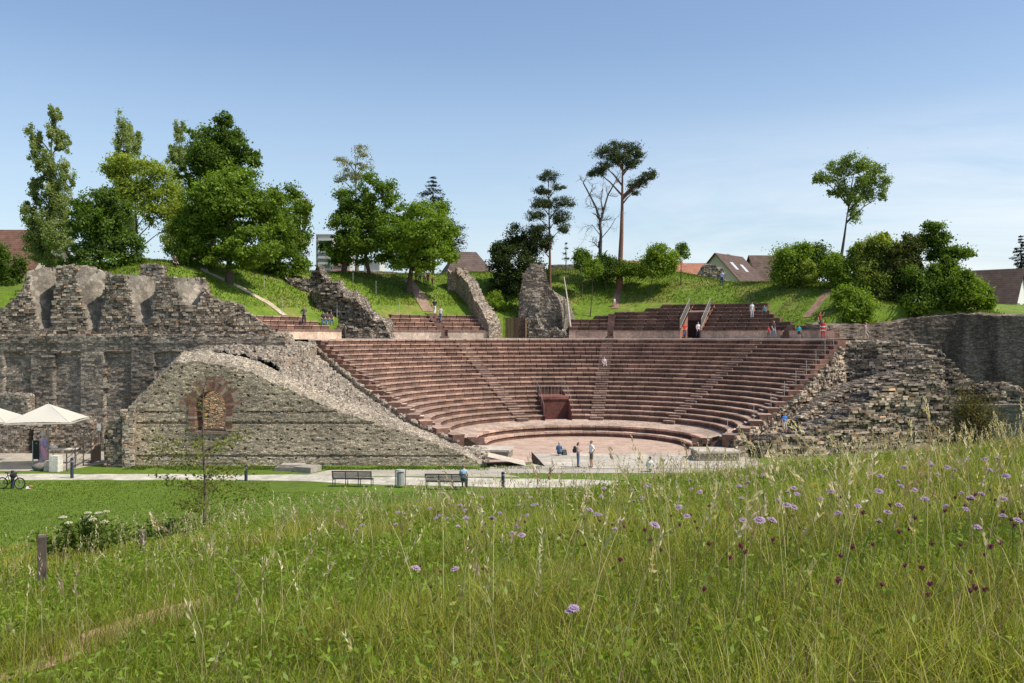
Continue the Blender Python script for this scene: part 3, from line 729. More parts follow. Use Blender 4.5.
o = ruin('wall_face', None, apts, -.1, 1.5, M['ashlar'], depth=arch_depth, hole=arch_hole, tint=lambda a_, b_: np.ones(a_.shape + (3,)) * np.array([1.32, 1.27, 1.2]), rise=.75, taper=True, seed=21, blocks=(.20, .10, .006, .38, ((.27, .23, .175), (.56, .485, .375))), rough=.025, lump=.05, ds=.075, dz=.075, jag=.2, course=.16); rebase(o, ga)  # tint puts extra light into the front face, against the sunlit crest
b = MB()
def archring(b, r0, r1, y0, y1, n, cols, a0=0, a1=180, broken=False):
    th = np.radians(np.linspace(a0, a1, n + 1))
    for i in range(n):
        rr = r1 * (1 + (.18 * (rng.random() - .5) if broken else 0))
        t0, t1 = th[i], th[i + 1]
        v = []
        for yy in (y0, y1):
            for tt_, r_ in ((t0, r0), (t1, r0), (t1, rr), (t0, rr)): v.append((axc + r_ * math.cos(tt_), yy, azs + r_ * math.sin(tt_)))
        b.add(v, [[0, 1, 2, 3], [4, 7, 6, 5], [0, 4, 5, 1], [3, 2, 6, 7], [0, 3, 7, 4], [1, 5, 6, 2]], cols[int(rng.integers(len(cols)))])
bc = [(.20, .105, .072), (.25, .14, .10), (.14, .08, .058), (.34, .26, .20)]
archring(b, aw, aw + .62, DA - .03, DA + 1.4, 21, bc); archring(b, aw + .62, aw + 1.02, DA - .015, DA + .8, 27, bc[:3] + [(.3, .24, .18)], -4, 184, True)
z = azb
while z < azs:
    h = .17
    for sg in (-1, 1): b.box((axc + sg * (aw + .22 + .06 * rng.random()), DA + .67, z + h / 2), (.44, 1.48, h - .015), 0, bc[int(rng.integers(4))])
    z += h
b.box((axc, DA + .66, azb - .12), (2.5, 1.5, .2), 0, (.22, .16, .12))
rebase(b.build('brick_arch', M['brickarch']), ga)
ruin('inner_wall', 'rough pinkish wall seen through the arched opening', [(axc - 2.4, DA + 2.9, 5.5), (axc + 4.5, DA + 2.9, 5.5)], -.1, .4, M['rubble_pale'], seed=23, jag=.05, lump=.03, rough=.03, tint=lambda a_, b_: np.ones(a_.shape + (3,)) * np.array([1.9, 1.7, 1.5]))  # tint stands in for sunlight that reaches this wall only in part
# pier at its left end
pr = empty('stone_pier', (at(116, 470, 61)[0], 61.4, 0), 0, 'squat rubble pier with a pale plastered corner at the left end of the gable wall', 'pier')
o = ruin('pier_body', None, [pw(104, 436, 61.3), pw(107, 424, 61.3), pw(123, 409, 61.3)], -.1, 1.8, M['rubble'], blocks=(.3, .15, .05, .8, MD), seed=24, jag=.2, rough=.05, lump=.05); rebase(o, pr)
o = ruin('quoin', None, [pw(121.8, 413, 61.0), pw(126, 415, 61.0), pw(132.5, 407, 61.1)], -.1, .9, M['rubble_pale'], seed=25, blocks=(.3, .16, .03, .75, PL), jag=.25, rough=.05, lump=.05, tint=lambda a_, b_: np.ones(a_.shape + (3,)) * np.array([1.25, 1.2, 1.12])); rebase(o, pr)

# substructure at the left of the seating
sub = [(-29.5, 74.5, 8.2), (-26, 76.5, 8.35), (-21, 79.8, 8.4), (-18.6, 79.7, 8.3)]
def end_pts(side, out):
    L = []
    for i in range(NR - 1, -1, -1):
        r = R0 + RUN * i; a_ = math.radians(ends(r)[side]); r2 = r + .35
        x, y = CX + r2 * math.sin(a_), float(cyr(r)) + r2 * math.cos(a_); L.append((x + out[0], y + out[1], Z0 + RISE * i - .02))
    return L
sub += end_pts(0, (-.22, -.22))
ruin('side_wall', 'pale rubble wall under the left edge of the seating', sub, -.1, .5, M['rubble_pale'], seed=26, blocks=(.34, .16, .1, .8, PL), jag=.12, rough=.1, lump=.12)
# rubble fill sloping between gable wall and side wall
def bank(name, label, ctrl, xs, ys, mat, cat='rubble', step=.3, seed=1, inside=None, amp=.35):
    ctrl = np.asarray(ctrl, float); X, Y = np.meshgrid(xs, ys); w = 1 / (((X[..., None] - ctrl[:, 0]) ** 2 + (Y[..., None] - ctrl[:, 1]) ** 2) ** 1.5 + .05)
    Z = (w * ctrl[:, 2]).sum(-1) / w.sum(-1)
    Z = Z + amp * (fbm(X * .6, Y * .6, 0, seed) - .5) * 2
    q_ = np.floor(Z / step + .6 * vn(X * .7, Y * .7, 0, seed + 1)); Z = .25 * Z + .75 * q_ * step + .16 * (vn(X * 4, Y * 4, 0, seed + 2) - .5)
    ok = np.ones_like(X, bool) if inside is None else inside(X, Y)
    i = np.arange(X.size).reshape(X.shape); f = np.stack([i[:-1, :-1], i[:-1, 1:], i[1:, 1:], i[1:, :-1]], -1)
    kp = ok[:-1, :-1] & ok[1:, 1:] & ok[:-1, 1:] & ok[1:, :-1]
    b = MB(); b.add(np.stack([X, Y, Z], -1).reshape(-1, 3), f[kp]); return tag(b.build(name, mat), label, cat)
def scatter_blocks(b, X, Y, Z, kp, n, L, H, cols):
    ii = np.argwhere(kp); k = ii[rng.integers(0, len(ii), n)]; px_, py_, pz_ = X[k[:, 0], k[:, 1]], Y[k[:, 0], k[:, 1]], Z[k[:, 0], k[:, 1]]; clo, chi = np.array(cols[0]), np.array(cols[1])
    base = np.array([[-1, -1, -1], [1, -1, -1], [1, 1, -1], [-1, 1, -1], [-1, -1, 1], [1, -1, 1], [1, 1, 1], [-1, 1, 1]]) * .5; a = rng.normal(0, .5, n)[:, None]
    V_ = base[None] * rng.uniform(.7, 1, (n, 8, 3)) * np.stack([L * rng.uniform(.5, 1.5, n), L * rng.uniform(.4, .9, n), H * rng.uniform(.7, 1.5, n)], -1)[:, None, :]
    V_ = np.stack([V_[..., 0] * np.cos(a) - V_[..., 1] * np.sin(a), V_[..., 0] * np.sin(a) + V_[..., 1] * np.cos(a), V_[..., 2] + .15 * V_[..., 0] * rng.normal(0, 1, (n, 1))], -1) + np.stack([px_, py_, pz_ - .01], -1)[:, None, :]
    F_ = np.array([[4, 5, 6, 7], [0, 1, 5, 4], [1, 2, 6, 5], [2, 3, 7, 6], [3, 0, 4, 7]]); w_ = rng.random((n, 1)); cc_ = (clo * (1 - w_) + chi * w_) * (.62 + .6 * fbm(px_ * .4, py_ * .4, 0, 71)[:, None]); nb0 = sum(len(q_) for q_ in b.f)
    b.add(V_.reshape(-1, 3), (np.arange(n)[:, None, None] * 8 + F_[None]).reshape(-1, 4), np.repeat(cc_, 5, axis=0)); return nb0
def set_blocks(o, nb0):
    o.data.materials.append(M['block']); arr = np.zeros(len(o.data.polygons), np.int32); arr[nb0:] = 1; o.data.polygons.foreach_set('material_index', arr); return o
def fill_left():
    X, Y = np.meshgrid(np.arange(-25.4, -1.5, .14), np.arange(DA + 1.2, 80.2, .14))
    pa = np.array([(p[0], p[2]) for p in apts]); gc = np.interp(X, pa[:, 0], pa[:, 1]) + .75 * (1 - .95 * np.clip((X - pa[0, 0]) / (pa[-1, 0] - pa[0, 0]), 0, 1) ** 4)
    ep = np.array(end_pts(0, (-.3, -.3)))[::-1]          # bottom to top
    o_ = np.argsort(ep[:, 0]); ye = np.interp(X, ep[o_, 0], ep[o_, 1]); st = np.interp(X, ep[o_, 0], ep[o_, 2]); ye = np.where(X < ep[o_, 0][0], 78, ye); st = np.where(X < ep[o_, 0][0] + .5, 8.62, st - .15)
    v = np.clip((Y - DA - 1.5) / np.maximum(ye - DA - 1.5, .4), 0, 1); gc = np.minimum(gc, np.interp(X, [-25.4, -22], [gc.min(), 20]))
    Z = gc + (st - gc) * v ** .55 - .25 + .7 * (fbm(X * .5, Y * .5, 0, 31) - .5) * np.sin(v * 3.1) + .35 * (fbm(X * 1.4, Y * 1.4, 0, 32) - .5)
    q_ = np.floor(Z / .24 + .9 * vn(X * 1.1, Y * 1.1, 0, 33)); Z = .35 * Z + .65 * (q_ - .45) * .24 + .14 * (vn(X * 4.5, Y * 4.5, 0, 34) - .5)
    ok = (Y < ye + .1) & (Y < 80) & ~((X > axc - 2.4) & (X < axc + 4.1) & (Y < 64.95))
    i = np.arange(X.size).reshape(X.shape); f = np.stack([i[:-1, :-1], i[:-1, 1:], i[1:, 1:], i[1:, :-1]], -1); kp = ok[:-1, :-1] & ok[1:, 1:] & ok[:-1, 1:] & ok[1:, :-1]
    b = MB(); b.add(np.stack([X, Y, Z], -1).reshape(-1, 3), f[kp]); nb0 = scatter_blocks(b, X[:-1, :-1], Y[:-1, :-1], Z[:-1, :-1], kp, 5200, .34, .16, PL); return tag(set_blocks(b.build('rubble_fill', M['rubble_pale']), nb0), 'sloping pale rubble fill between the gable wall and the seating', 'rubble')
fill_left()

# right-hand ruins
se = end_pts(1, (.22, -.22))[::-1]
ruin('side_wall', 'dark layered rubble wall under the right edge of the seating', se, -.1, .5, M['rubble_dark'], seed=41, blocks=(.42, .15, .22, .95, DK), jag=.14, rough=.16, lump=.3, ds=.1, dz=.07)
ruin('ruined_wall', 'upper flat-topped ruin wall right of the seating', [(28.3, 79.3, 8.2), (30.4, 79.3, 8.35), pw(880, 343.5, 78.5), pw(916, 344, 78), pw(941, 352, 78), pw(950, 362, 77.8), pw(979, 384, 77.5), pw(1000, 392, 77.5)], -.1, 6, M['rubble_dark'], seed=43, blocks=(.45, .15, .2, .95, DK), jag=.22, rough=.17, lump=.25, rise=.1, ds=.1, dz=.07, batter=.06)
ruin('ruined_wall', 'slanting middle ruin wall stepping up to the right', [pw(800, 420, 70), pw(835, 397, 72), pw(871, 381, 73.5), pw(905, 371, 74), pw(938, 361, 74.3), pw(948, 372, 74.5)], -.1, 4.5, M['rubble_dark'], seed=45, blocks=(.45, .14, .2, .95, DK), jag=.15, rough=.17, lump=.25, rise=-.5, ds=.1, dz=.07, batter=.05)
ruin('ruined_wall', 'front ragged ruin wall nearest the meadow on the right', [pw(762, 446, 65.5), pw(790, 436, 66.5), pw(815, 432, 67), pw(846, 418, 68), pw(872, 402, 69), pw(904, 383, 70), pw(945, 384, 70), pw(958, 400, 70)], -.1, 3.2, M['rubble_dark'], seed=47, blocks=(.5, .16, .26, .95, DK), jag=.45, rough=.2, lump=.35, rise=-.2, ds=.1, dz=.07, batter=.12)
ruin('low_wall', 'low wall with a straight coping at the right edge of the ruins', [pw(955, 405, 68), pw(1000, 405, 67), pw(1080, 405, 65)], -.1, .7, M['plaster'], seed=49, jag=.03, rough=.03, lump=.05)
ruin('ruined_wall', 'broken low ruin behind the straight coping at the right', [pw(985, 388, 74), pw(1005, 383, 74), pw(1030, 396, 73), pw(1080, 404, 72)], -.1, 2.5, M['rubble_dark'], seed=51, blocks=(.45, .17, .25, .9, DK), jag=.5, rough=.2, lump=.4, ds=.1, dz=.07)
def bank2(name, label, xs, ys, mat, seed, step):
    X, Y = np.meshgrid(xs, ys); dv = (TR - BR) / np.linalg.norm(TR - BR); nv = np.array([dv[1], -dv[0]])
    u = ((X - BR[0]) * dv[0] + (Y - BR[1]) * dv[1]) / np.linalg.norm(TR - BR); q_ = (X - BR[0]) * nv[0] + (Y - BR[1]) * nv[1]
    Z = 1.1 + 6.2 * np.clip(u, -.2, 1.05) - 1.3 - (.75 + .35 * fbm(X * .25, Y * .25, 0, seed)) * np.clip(q_, 0, 99) * 1.15
    Z = Z + 1.5 * (fbm(X * .4, Y * .4, 0, seed + 3) - .5) + .9 * (fbm(X * 1.1, Y * 1.1, 0, seed + 5) - .5)
    hole = np.exp(-(((X - 23.3) / 1.1) ** 2 + ((Y - 70.6) / 1.3) ** 2)); Z = Z - 2.6 * hole
    j = .8 * vn(X * .9, Y * .9, 0, seed + 1) + .5 * vn(X * 3.2, Y * 3.2, 0, seed + 2); k = Z / step + j; fl = np.floor(k)
    fr = np.clip((k - fl - .72) / .28, 0, 1); Z = (fl + fr - j * .85) * step + .08 * (vn(X * 5, Y * 5, 0, seed + 4) - .5)
    ok = (q_ > -.4) & (Z > -.25) & (Y > 63.4)
    i = np.arange(X.size).reshape(X.shape); f = np.stack([i[:-1, :-1], i[:-1, 1:], i[1:, 1:], i[1:, :-1]], -1); kp = ok[:-1, :-1] & ok[1:, 1:] & ok[:-1, 1:] & ok[1:, :-1]
    b = MB(); b.add(np.stack([X, Y, Z], -1).reshape(-1, 3), f[kp]); nb0 = scatter_blocks(b, X[:-1, :-1], Y[:-1, :-1], Z[:-1, :-1], kp, 3000, .42, .16, DK); return tag(set_blocks(b.build(name, mat), nb0), label, 'rubble')
bank2('rubble_bank', 'low heap of layered rubble at the foot of the right seating edge', np.arange(14.5, 25.5, .1), np.arange(63.4, 75.0, .1), M['rubble_dark'], 53, .3)
# right back wall (retaining the hill)
ruin('back_wall', 'long dark retaining wall curving away behind the right ruins', [(29.6, 86.0, 9.9, 7), (33, 87.8, 10.0, 6), (36, 89.2, 10.1, 4), (37.5, 89.5, 10.2, 2), (40.5, 89.3, 10.75, 0), (44, 88.5, 11.0, 0), (50, 84.5, 10.7, 0), (56, 79.5, 10.3, 0), (60, 74, 9.8, 0)], 0, 2.0, M['back'], seed=55, jag=.18, rough=.05, lump=.15, rise=.25)
# terrace floor on the right, behind the rows
b = MB(); v = [(29.2, 80.8, 8.5), (37, 78.6, 8.1), (37.2, 89.4, 8.4), (30.5, 86.6, 8.6)]; b.add(v, [[0, 1, 2, 3]], (.33, .28, .22)); tag(b.build('terrace_ground', M['gravel']), kind='structure')

# central ruins between the upper tiers
ruin('ruin_mass', 'dark broken ruin wall half under the trees left of the jagged ruin', [pw(266, 279, 95, 9), pw(285, 277, 95, 9), pw(298, 280, 94, 9), pw(302, 276, 94, 8.4), pw(310, 276, 94, 8.4), pw(312, 268, 94, 8.4), pw(319, 268, 94, 8.4), pw(321, 274, 94, 8.4), pw(326, 286, 93.6, 8.4), pw(333, 300, 93.4, 8.4)], 8.4, 1.5, M['rubble'], cat='ruin', seed=61, blocks=(.36, .19, .25, .8, ((.10, .085, .07), (.40, .34, .27))), jag=.9, rough=.25, lump=.9, ds=.13, dz=.13)
ruin('ruin_mass', 'jagged dark ruin between the two left blocks of upper seats', [pw(318, 296, 91, 8.4), pw(327, 281, 91.5, 8.4), pw(335, 280, 91.5, 8.4), pw(342, 284, 91.5, 8.4), pw(347, 297, 91.3, 8.4), pw(357, 297, 91.3, 8.4), pw(362, 305, 91, 8.4), pw(370, 308, 91, 8.4), pw(376, 318, 90.8, 8.4), pw(384, 322, 90.6, 8.4), pw(391, 334, 90.5, 8.4)], 8.4, 2.5, M['rubble'], cat='ruin', seed=81, blocks=(.36, .19, .25, .8, ((.10, .085, .07), (.40, .34, .27))), jag=1.0, rough=.28, lump=1.0, ds=.12, dz=.12)
ruin('low_ruin', 'crumbling stub of wall at the terrace edge below the jagged dark ruin', [pw(345, 326, 89.8, 8.4), pw(360, 330, 90, 8.4), pw(378, 327, 90.2, 8.4), pw(392, 334, 90.4, 8.4)], 8.4, .8, M['rubble'], cat='ruin', seed=62, blocks=(.36, .19, .25, .8, ((.10, .085, .07), (.40, .34, .27))), jag=.4)
ruin('garden_wall', 'long low grey wall on the hill crest behind the trees', [pw(270, 270, 108, 13), pw(310, 271, 110, 13), pw(380, 271, 112, 13), pw(425, 274, 113, 13)], 13, .5, M['plaster'], seed=63, jag=.08, rough=.03, lump=.05)
ruin('ruined_wall', 'pale slanting wall running down the right side of the walkers grass bank', [pw(501, 326, 97.3, 8.4), pw(497, 317, 98.5, 8.4), pw(489, 304, 100.2, 8.4), pw(481, 288, 102.5, 9), pw(474, 277, 104.5, 9), pw(464, 270, 106.5, 9), pw(452, 272, 107, 9)], 8.4, 1.4, M['rubble_pale'], seed=64, blocks=(.36, .18, .12, .8, PL), jag=.45, rough=.14, lump=.3)
pil = ruin('ruined_pillar', 'tall rounded ruined pillar with a flat plastered face beside the entrance gap', [pw(518, 312, 101.5, 8.4), pw(519.5, 294, 101.5, 8.4), pw(523, 279, 101.5, 8.4), pw(529, 268, 101.5, 8.4), pw(536, 263, 101.5, 8.4), pw(544, 264, 101.7, 8.4), pw(548, 283, 101.7, 8.4), pw(552, 289, 101.7, 8.4), pw(558, 299, 101.5, 8.4), pw(562, 312, 101, 8.4), pw(565, 334, 100.5, 8.4)], 8.4, 1.8, M['plaster'], cat='ruin', seed=65, jag=.5, rough=.1, lump=.3, blocks=(.4, .2, .08, .4, ((.13, .11, .09), (.38, .325, .26))))
ruin('low_ruin', 'rubble blocks heaped at the foot of the ruined pillar', [pw(528, 322, 99.2, 8.4), pw(535, 316, 99.3, 8.4), pw(540, 328, 99, 8.4), pw(552, 331, 98.6, 8.4), pw(562, 330, 98.4, 8.4), pw(568, 336, 98.2, 8.4)], 8.4, 1.2, M['rubble'], cat='ruin', seed=66, blocks=(.36, .19, .25, .8, ((.10, .085, .07), (.40, .34, .27))), jag=.6, rough=.15, lump=.4)
wf = empty('board_fence', (.25, 99.6, 8.6), 0, 'dark brown board fence closing the gap left of the ruined pillar', 'fence')
b = MB()
for k in range(13): b.box((-.9 + k * .17, 0, 1.15), (.15, .05, 2.3 + .12 * rng.random()), 0, np.array([.07, .045, .03]) * (.7 + .6 * rng.random()))
b.build('boards', M['wood'], wf); b = MB(); b.box((1.3, -.1, 1.1), (.12, .4, 2.3), 0, (.3, .2, .12)); b.build('post', M['wood'], wf)
ruin('ruined_wall', 'broken rubble wall stub on the crest beside the gabled house', [pw(697, 276, 112, 13), pw(704, 265, 112, 13), pw(712, 264, 112, 13), pw(722, 267, 112, 13), pw(727, 281, 112, 13)], 13, 1.2, M['rubble_pale'], cat='ruin', seed=67, blocks=(.4, .2, .2, .8, PL), jag=.4, rough=.12, lump=.3)
b = MB(); p0 = at(564, 277, 104); p1 = at(570.5, 327, 99.6); b.tube([p1, (p0 + p1) / 2 + np.array([.05, 0, .1]), p0], [.1, .085, .06], 7, (.46, .41, .33)); tag(b.build('leaning_pole', M['wood']), 'pale bare pole leaning on the grass bank right of the ruined pillar', 'pole')
# far wall on the crest centre
ruin('garden_wall', 'grey wall on the crest behind the small conifer', [pw(548, 265, 116, 13), pw(580, 264, 116, 13)], 13, .4, M['plaster'], seed=68, jag=.05, rough=.02, lump=.03)
# left low walls near the parasols
ruin('low_wall', 'rough pale wall stub with a squared end behind the parasols', [pw(-40, 398, 69, 0), pw(12, 394, 68.6, 0), pw(25, 394, 68.5, 0), pw(27, 396, 68.5, 0)], 0, 1.0, M['rubble_pale'], seed=71, blocks=(.32, .16, .06, .8, PL), jag=.15)
ruin('low_wall', 'low dark rubble wall behind the ramp', [pw(34, 421, 68.5, 0), pw(60, 418, 68.5, 0), pw(84, 416, 68.3, 0), pw(91, 424, 68.2, 0)], 0, 1.0, M['rubble'], seed=72, blocks=(.32, .16, .06, .8, MD), jag=.2)
o = empty('stone_slabs', (at(297, 470, 60)[0], 59.8, 0), R(-12), 'stack of flat stone slabs on the grass before the gable wall', 'stone')
b = MB(); b.box((-.5, .1, .12), (1.7, 1.2, .24), R(4), (.3, .26, .21)); b.build('slab', M['gravel'], o); b = MB(); b.box((.9, -.2, .18), (1.3, 1.3, .36), R(-8), (.34, .30, .25)); b.build('slab', M['gravel'], o); b = MB(); b.box((-.3, .1, .33), (1.5, .9, .16), R(10), (.42, .37, .31)); b.build('slab', M['gravel'], o)

# worn trails on the hill
def tp(px, py):       # where the pixel ray meets the mound
    for d in np.arange(75, 130, .1):
        p = at(px, py, d); zz, ac = mound_h(p[0], p[1])
        if ac and zz >= p[2]: return (p[0], p[1])
    p = at(px, py, 112); return (p[0], p[1])
def trail(pix, w, col, off=.06): return drape('trail', [tp(*p) for p in pix], w, col, off)
trail([(621, 276), (618, 292), (615, 309)], .7, (.27, .15, .11))
trail([(408, 281), (416, 290), (422, 300), (428, 312)], [1.2, 1.2, 1.5, 1.2], (.30, .20, .14))
trail([(838, 276), (836, 288), (822, 300), (806, 318)], [1.4, 1.3, 1.0, .8], (.26, .16, .11))
trail([(176, 257), (205, 272), (240, 288), (268, 303), (285, 316)], .75, (.50, .40, .28))

# ------------------------------------------------------------------ trees and bushes
def unit(n):
    v = rng.normal(size=(n, 3)); return v / np.linalg.norm(v, axis=1)[:, None]

def leaves(b, ells, dens, leaf, ca, cb, sub=.30, flatn=.3, per=34, hollow=.45, asp=.55, droop=0.0, grow=True):
    """leaf-sized faces gathered in clumps through the crown"""
    ca = np.array(ca); cb = np.array(cb); cents = []
    for (c, r) in ells:
        c = np.array(c); r = np.array(r); area = math.pi * r[0] * r[2]
        n = max(40, int(dens * area * 2.9)); m = max(12, n // (per * 2)); leaf_ = leaf * .95; small = np.clip(1.9 / r.mean(), 1.0, 1.45) if grow else 1.0; n = int(n * small ** 1.3 * 1.5)
        rad = rng.uniform(hollow, 1.0, m) ** .7
        sc = c + unit(m) * rad[:, None] * r
        cents.append(sc)
        k = rng.integers(0, m, n)
        sr = sub * (r.mean()) * (.6 + .8 * rng.random(m))
        p = sc[k] + rng.normal(size=(n, 3)) * (sr[k] * .58 * small)[:, None] * (r / r.mean()) ** .7 * np.array([1, 1, .85])
        out = (p - c) / r; out /= np.linalg.norm(out, axis=1)[:, None] + 1e-6
        nr = out * .55 + unit(n) * .75 + np.array([0, 0, flatn]); nr /= np.linalg.norm(nr, axis=1)[:, None]
        t_ = np.cross(nr, unit(n)); t_ /= np.linalg.norm(t_, axis=1)[:, None] + 1e-6; t_[:, 2] -= droop
        u = np.cross(nr, t_); L = leaf_ * (.6 + .8 * rng.random(n))[:, None]
        V = np.stack([p - t_ * L * .5, p + u * L * asp * .5 - nr * L * .08, p + t_ * L * .5, p - u * L * asp * .5 - nr * L * .08], 1).reshape(-1, 3)
        f = np.arange(4 * n).reshape(n, 4)
        w = np.clip(.55 * rng.random(m)[k] + .45 * rng.random(n), 0, 1)[:, None]
        b.add(V, f, (ca * (1 - w) + cb * w) * (1.0 + .45 * rng.random((n, 1))))
    return np.vstack(cents)

def limbs(b, base, top, r0, ells, col, nl=3, cents=None, lean=.25):
    """tapered trunk with limbs reaching into the crown"""
    base = np.array(base, float); top = np.array(top, float); n = 6
    u = np.linspace(0, 1, n)[:, None]; path = base * (1 - u) + top * u + np.c_[.12 * np.sin(u * 5) * r0 * 4, .1 * np.cos(u * 4) * r0 * 3, 0 * u] * u
    rad = r0 * (1.25 - 1.1 * u[:, 0]); rad[0] *= 1.35
    b.tube(path, rad, 8, np.array(col))
    for (c, r) in ells:
        c = np.array(c); ha = np.hypot(*(c - top)[:2]) * .7 + .6; za = np.clip(c[2] - ha, base[2] + .28 * (top[2] - base[2]), base[2] + .93 * (top[2] - base[2])); s_ = np.array([np.interp(za, path[:, 2], path[:, q_]) for q_ in range(3)])
        mid = (s_ + c) / 2 + np.array([0, 0, .06 * np.linalg.norm(c - s_)])
        b.tube([s_, mid, c], [r0 * .42, r0 * .26, r0 * .10], 6, np.array(col) * .9, False)
    if cents is not None and len(cents):
        for k in rng.choice(len(cents), min(nl, len(cents)), False):
            c = cents[k]; j = min(range(len(ells)), key=lambda q_: np.linalg.norm(np.array(ells[q_][0]) - c)); s_ = np.array(ells[j][0])
            b.tube([s_, (s_ + c) / 2 + np.array([0, 0, -.1]), c], [r0 * .18, r0 * .11, r0 * .04], 4, np.array(col) * .85, False)

BK = (.10, .075, .055)
def tree(name, label, d, base, ells, ca, cb, leaf=.30, r0=.22, top=None, dens=52, mat='leaf', group=None, cat='tree', dep=1.0, trunkcol=BK, hollow=.45, sub=.30, per=34, nl=30, trunk=True, asp=.55, flatn=.3, grow=True, sat=True):
    p = at(base[0], base[1], d)
    if d > 60:
        zt = float(terrain(p[0], p[1])); p[2] = min(p[2], zt) if p[2] - zt < 2.5 else zt
    o = empty(name, p, 0, label, cat, group); k = d / F; E = []
    for e_ in ells:
        dd = e_[4] if len(e_) > 4 else rng.uniform(-.35, .35) * e_[2] * k * 1.5
        c = at(e_[0], e_[1], d); c = c + (c - np.array([0, 0, EYE])) / d * dd
        E.append((c - p, (e_[2] * k, max(e_[2], e_[3]) * k * dep, e_[3] * k)))
    E0 = list(E)
    if sat and grow:
        for (c, r) in E0:
            for _ in range(2):
                q_ = unit(1)[0]; q_[2] *= .8; f_ = rng.uniform(.32, .6); E.append((c + q_ * np.array(r) * rng.uniform(.75, 1.12), tuple(np.array(r) * f_)))
        dens = dens * .78
    b = MB(); cents = leaves(b, E, dens, leaf, ca, cb, sub, flatn, per, hollow, asp, 0.0, grow); b.build('crown', M[mat], o)
    if trunk:
        zc = max(c[2] for c, r in E); xc = np.mean([c[0] for c, r in E])
        tp_ = np.array(at(top[0], top[1], d)) - p if top else np.array([xc * .6, 0, zc * .85])
        b = MB(); limbs(b, (0, 0, -.4), tp_, r0, E0, trunkcol, nl, cents); b.build('trunk', M['bark'], o, smooth=True)
    return o

G1, G2 = (.062, .115, .013), (.163, .256, .025)      # full green
D1, D2 = (.037, .069, .013), (.094, .156, .020)      # dark green
Y1, Y2 = (.163, .225, .031), (.312, .375, .062)           # pale yellow green
PO1, PO2 = (.106, .151, .043), (.290, .349, .116)      # poplar grey green
PN1, PN2 = (.030, .048, .016), (.081, .106, .034)    # pine
B1, B2 = (.088, .156, .015), (.213, .312, .030)          # bright bush

tree('poplar', 'tall twin-spired grey-green poplar, leftmost tree standing behind the niche wall', 96, (47, 272), [(53.5, 115, 5, 12), (54, 136, 6.5, 16), (36, 136, 6, 14), (37.5, 158, 7, 16), (64.5, 142, 4.5, 13), (54, 165, 6.5, 18), (66, 176, 5.5, 16), (42, 182, 5, 12), (34, 190, 6, 14), (53, 192, 8, 18), (32, 214, 7, 18), (46, 215, 8, 20), (62, 205, 8, 22), (36, 240, 11, 20), (58, 235, 13, 22), (46, 258, 15, 14)], PO1, PO2, .24, .2, top=(53, 125), dens=150, sub=.24, hollow=.2, grow=False, group='poplars behind the niche wall')
tree('poplar', 'slim twin-topped poplar rising behind the pale yellow-green tree', 125, (125, 268), [(124, 128, 5, 18), (119, 150, 6, 16), (134, 142, 5, 18), (126, 165, 8, 20), (112, 170, 5, 10), (126, 195, 10, 22), (126, 225, 11, 22)], PO1, PO2, .27, .2, top=(124, 130), dens=110, sub=.24, hollow=.2, grow=False, group='poplars behind the niche wall')
tree('poplar', 'slim poplar half hidden by the biggest dark broadleaf tree', 122, (178, 262), [(180, 132, 5, 14), (174, 155, 6, 16), (183, 160, 6, 16), (175, 185, 7, 18), (176, 210, 9, 20), (174, 235, 10, 20)], PO1, PO2, .27, .2, top=(180, 135), dens=110, sub=.24, hollow=.2, grow=False, group='poplars behind the niche wall')
tree('broadleaf_tree', 'pale yellow-green feathery tree with open crown above the niche wall', 88, (137, 268), [(112, 170, 12, 8), (122, 160, 12, 7), (140, 168, 16, 10), (157, 172, 13, 9), (165, 190, 16, 12), (148, 190, 16, 12), (170, 210, 16, 12), (150, 212, 14, 12), (128, 188, 14, 12), (175, 225, 10, 10), (118, 180, 8, 6)], Y1, Y2, .26, .16, top=(136, 195), dens=52, sub=.36, hollow=.2)
tree('broadleaf_tree', 'dark rounded low tree just behind the niche wall', 83, (100, 272), [(85, 212, 15, 16), (102, 202, 16, 15), (116, 218, 15, 18), (84, 235, 18, 18), (105, 240, 20, 18), (128, 248, 14, 14), (92, 258, 22, 12), (122, 262, 18, 9), (78, 264, 12, 8), (140, 264, 10, 7), (102, 225, 20, 22)], D1, (.128, .211, .023), .28, .2, dens=52)
tree('broadleaf_tree', 'highest and biggest dark broadleaf tree on the left hill', 100, (212, 270), [(200, 142, 17, 16), (222, 130, 17, 14), (241, 145, 15, 14), (215, 155, 22, 18), (237, 168, 20, 16), (198, 172, 18, 20), (195, 205, 20, 22), (253, 158, 9, 8), (190, 232, 20, 20), (225, 120, 9, 7), (205, 222, 20, 20), (185, 250, 16, 14), (212, 160, 24, 20)], D1, (.134, .218, .023), .32, .35, dens=46, nl=40)
tree('broadleaf_tree', 'bright leafy chestnut-like tree in front on the left hill slope', 87, (229, 279), [(235, 180, 24, 15), (213, 196, 24, 17), (256, 198, 24, 16), (203, 220, 24, 17), (235, 215, 30, 20), (266, 220, 16, 16), (212, 243, 24, 15), (248, 243, 28, 16), (192, 240, 12, 14), (228, 258, 28, 9), (205, 258, 18, 10), (250, 258, 18, 9), (230, 200, 30, 24)], G1, (.192, .288, .026), .34, .28, dens=50, nl=40)
tree('broadleaf_tree', 'medium green tree right of the bright chestnut-like tree', 96, (276, 284), [(282, 196, 15, 12), (293, 212, 14, 13), (275, 222, 16, 14), (297, 236, 13, 14), (280, 248, 18, 14), (296, 262, 12, 11), (272, 262, 12, 12), (284, 272, 15, 9), (286, 235, 18, 22)], G1, (.166, .256, .026), .3, .2, dens=50)
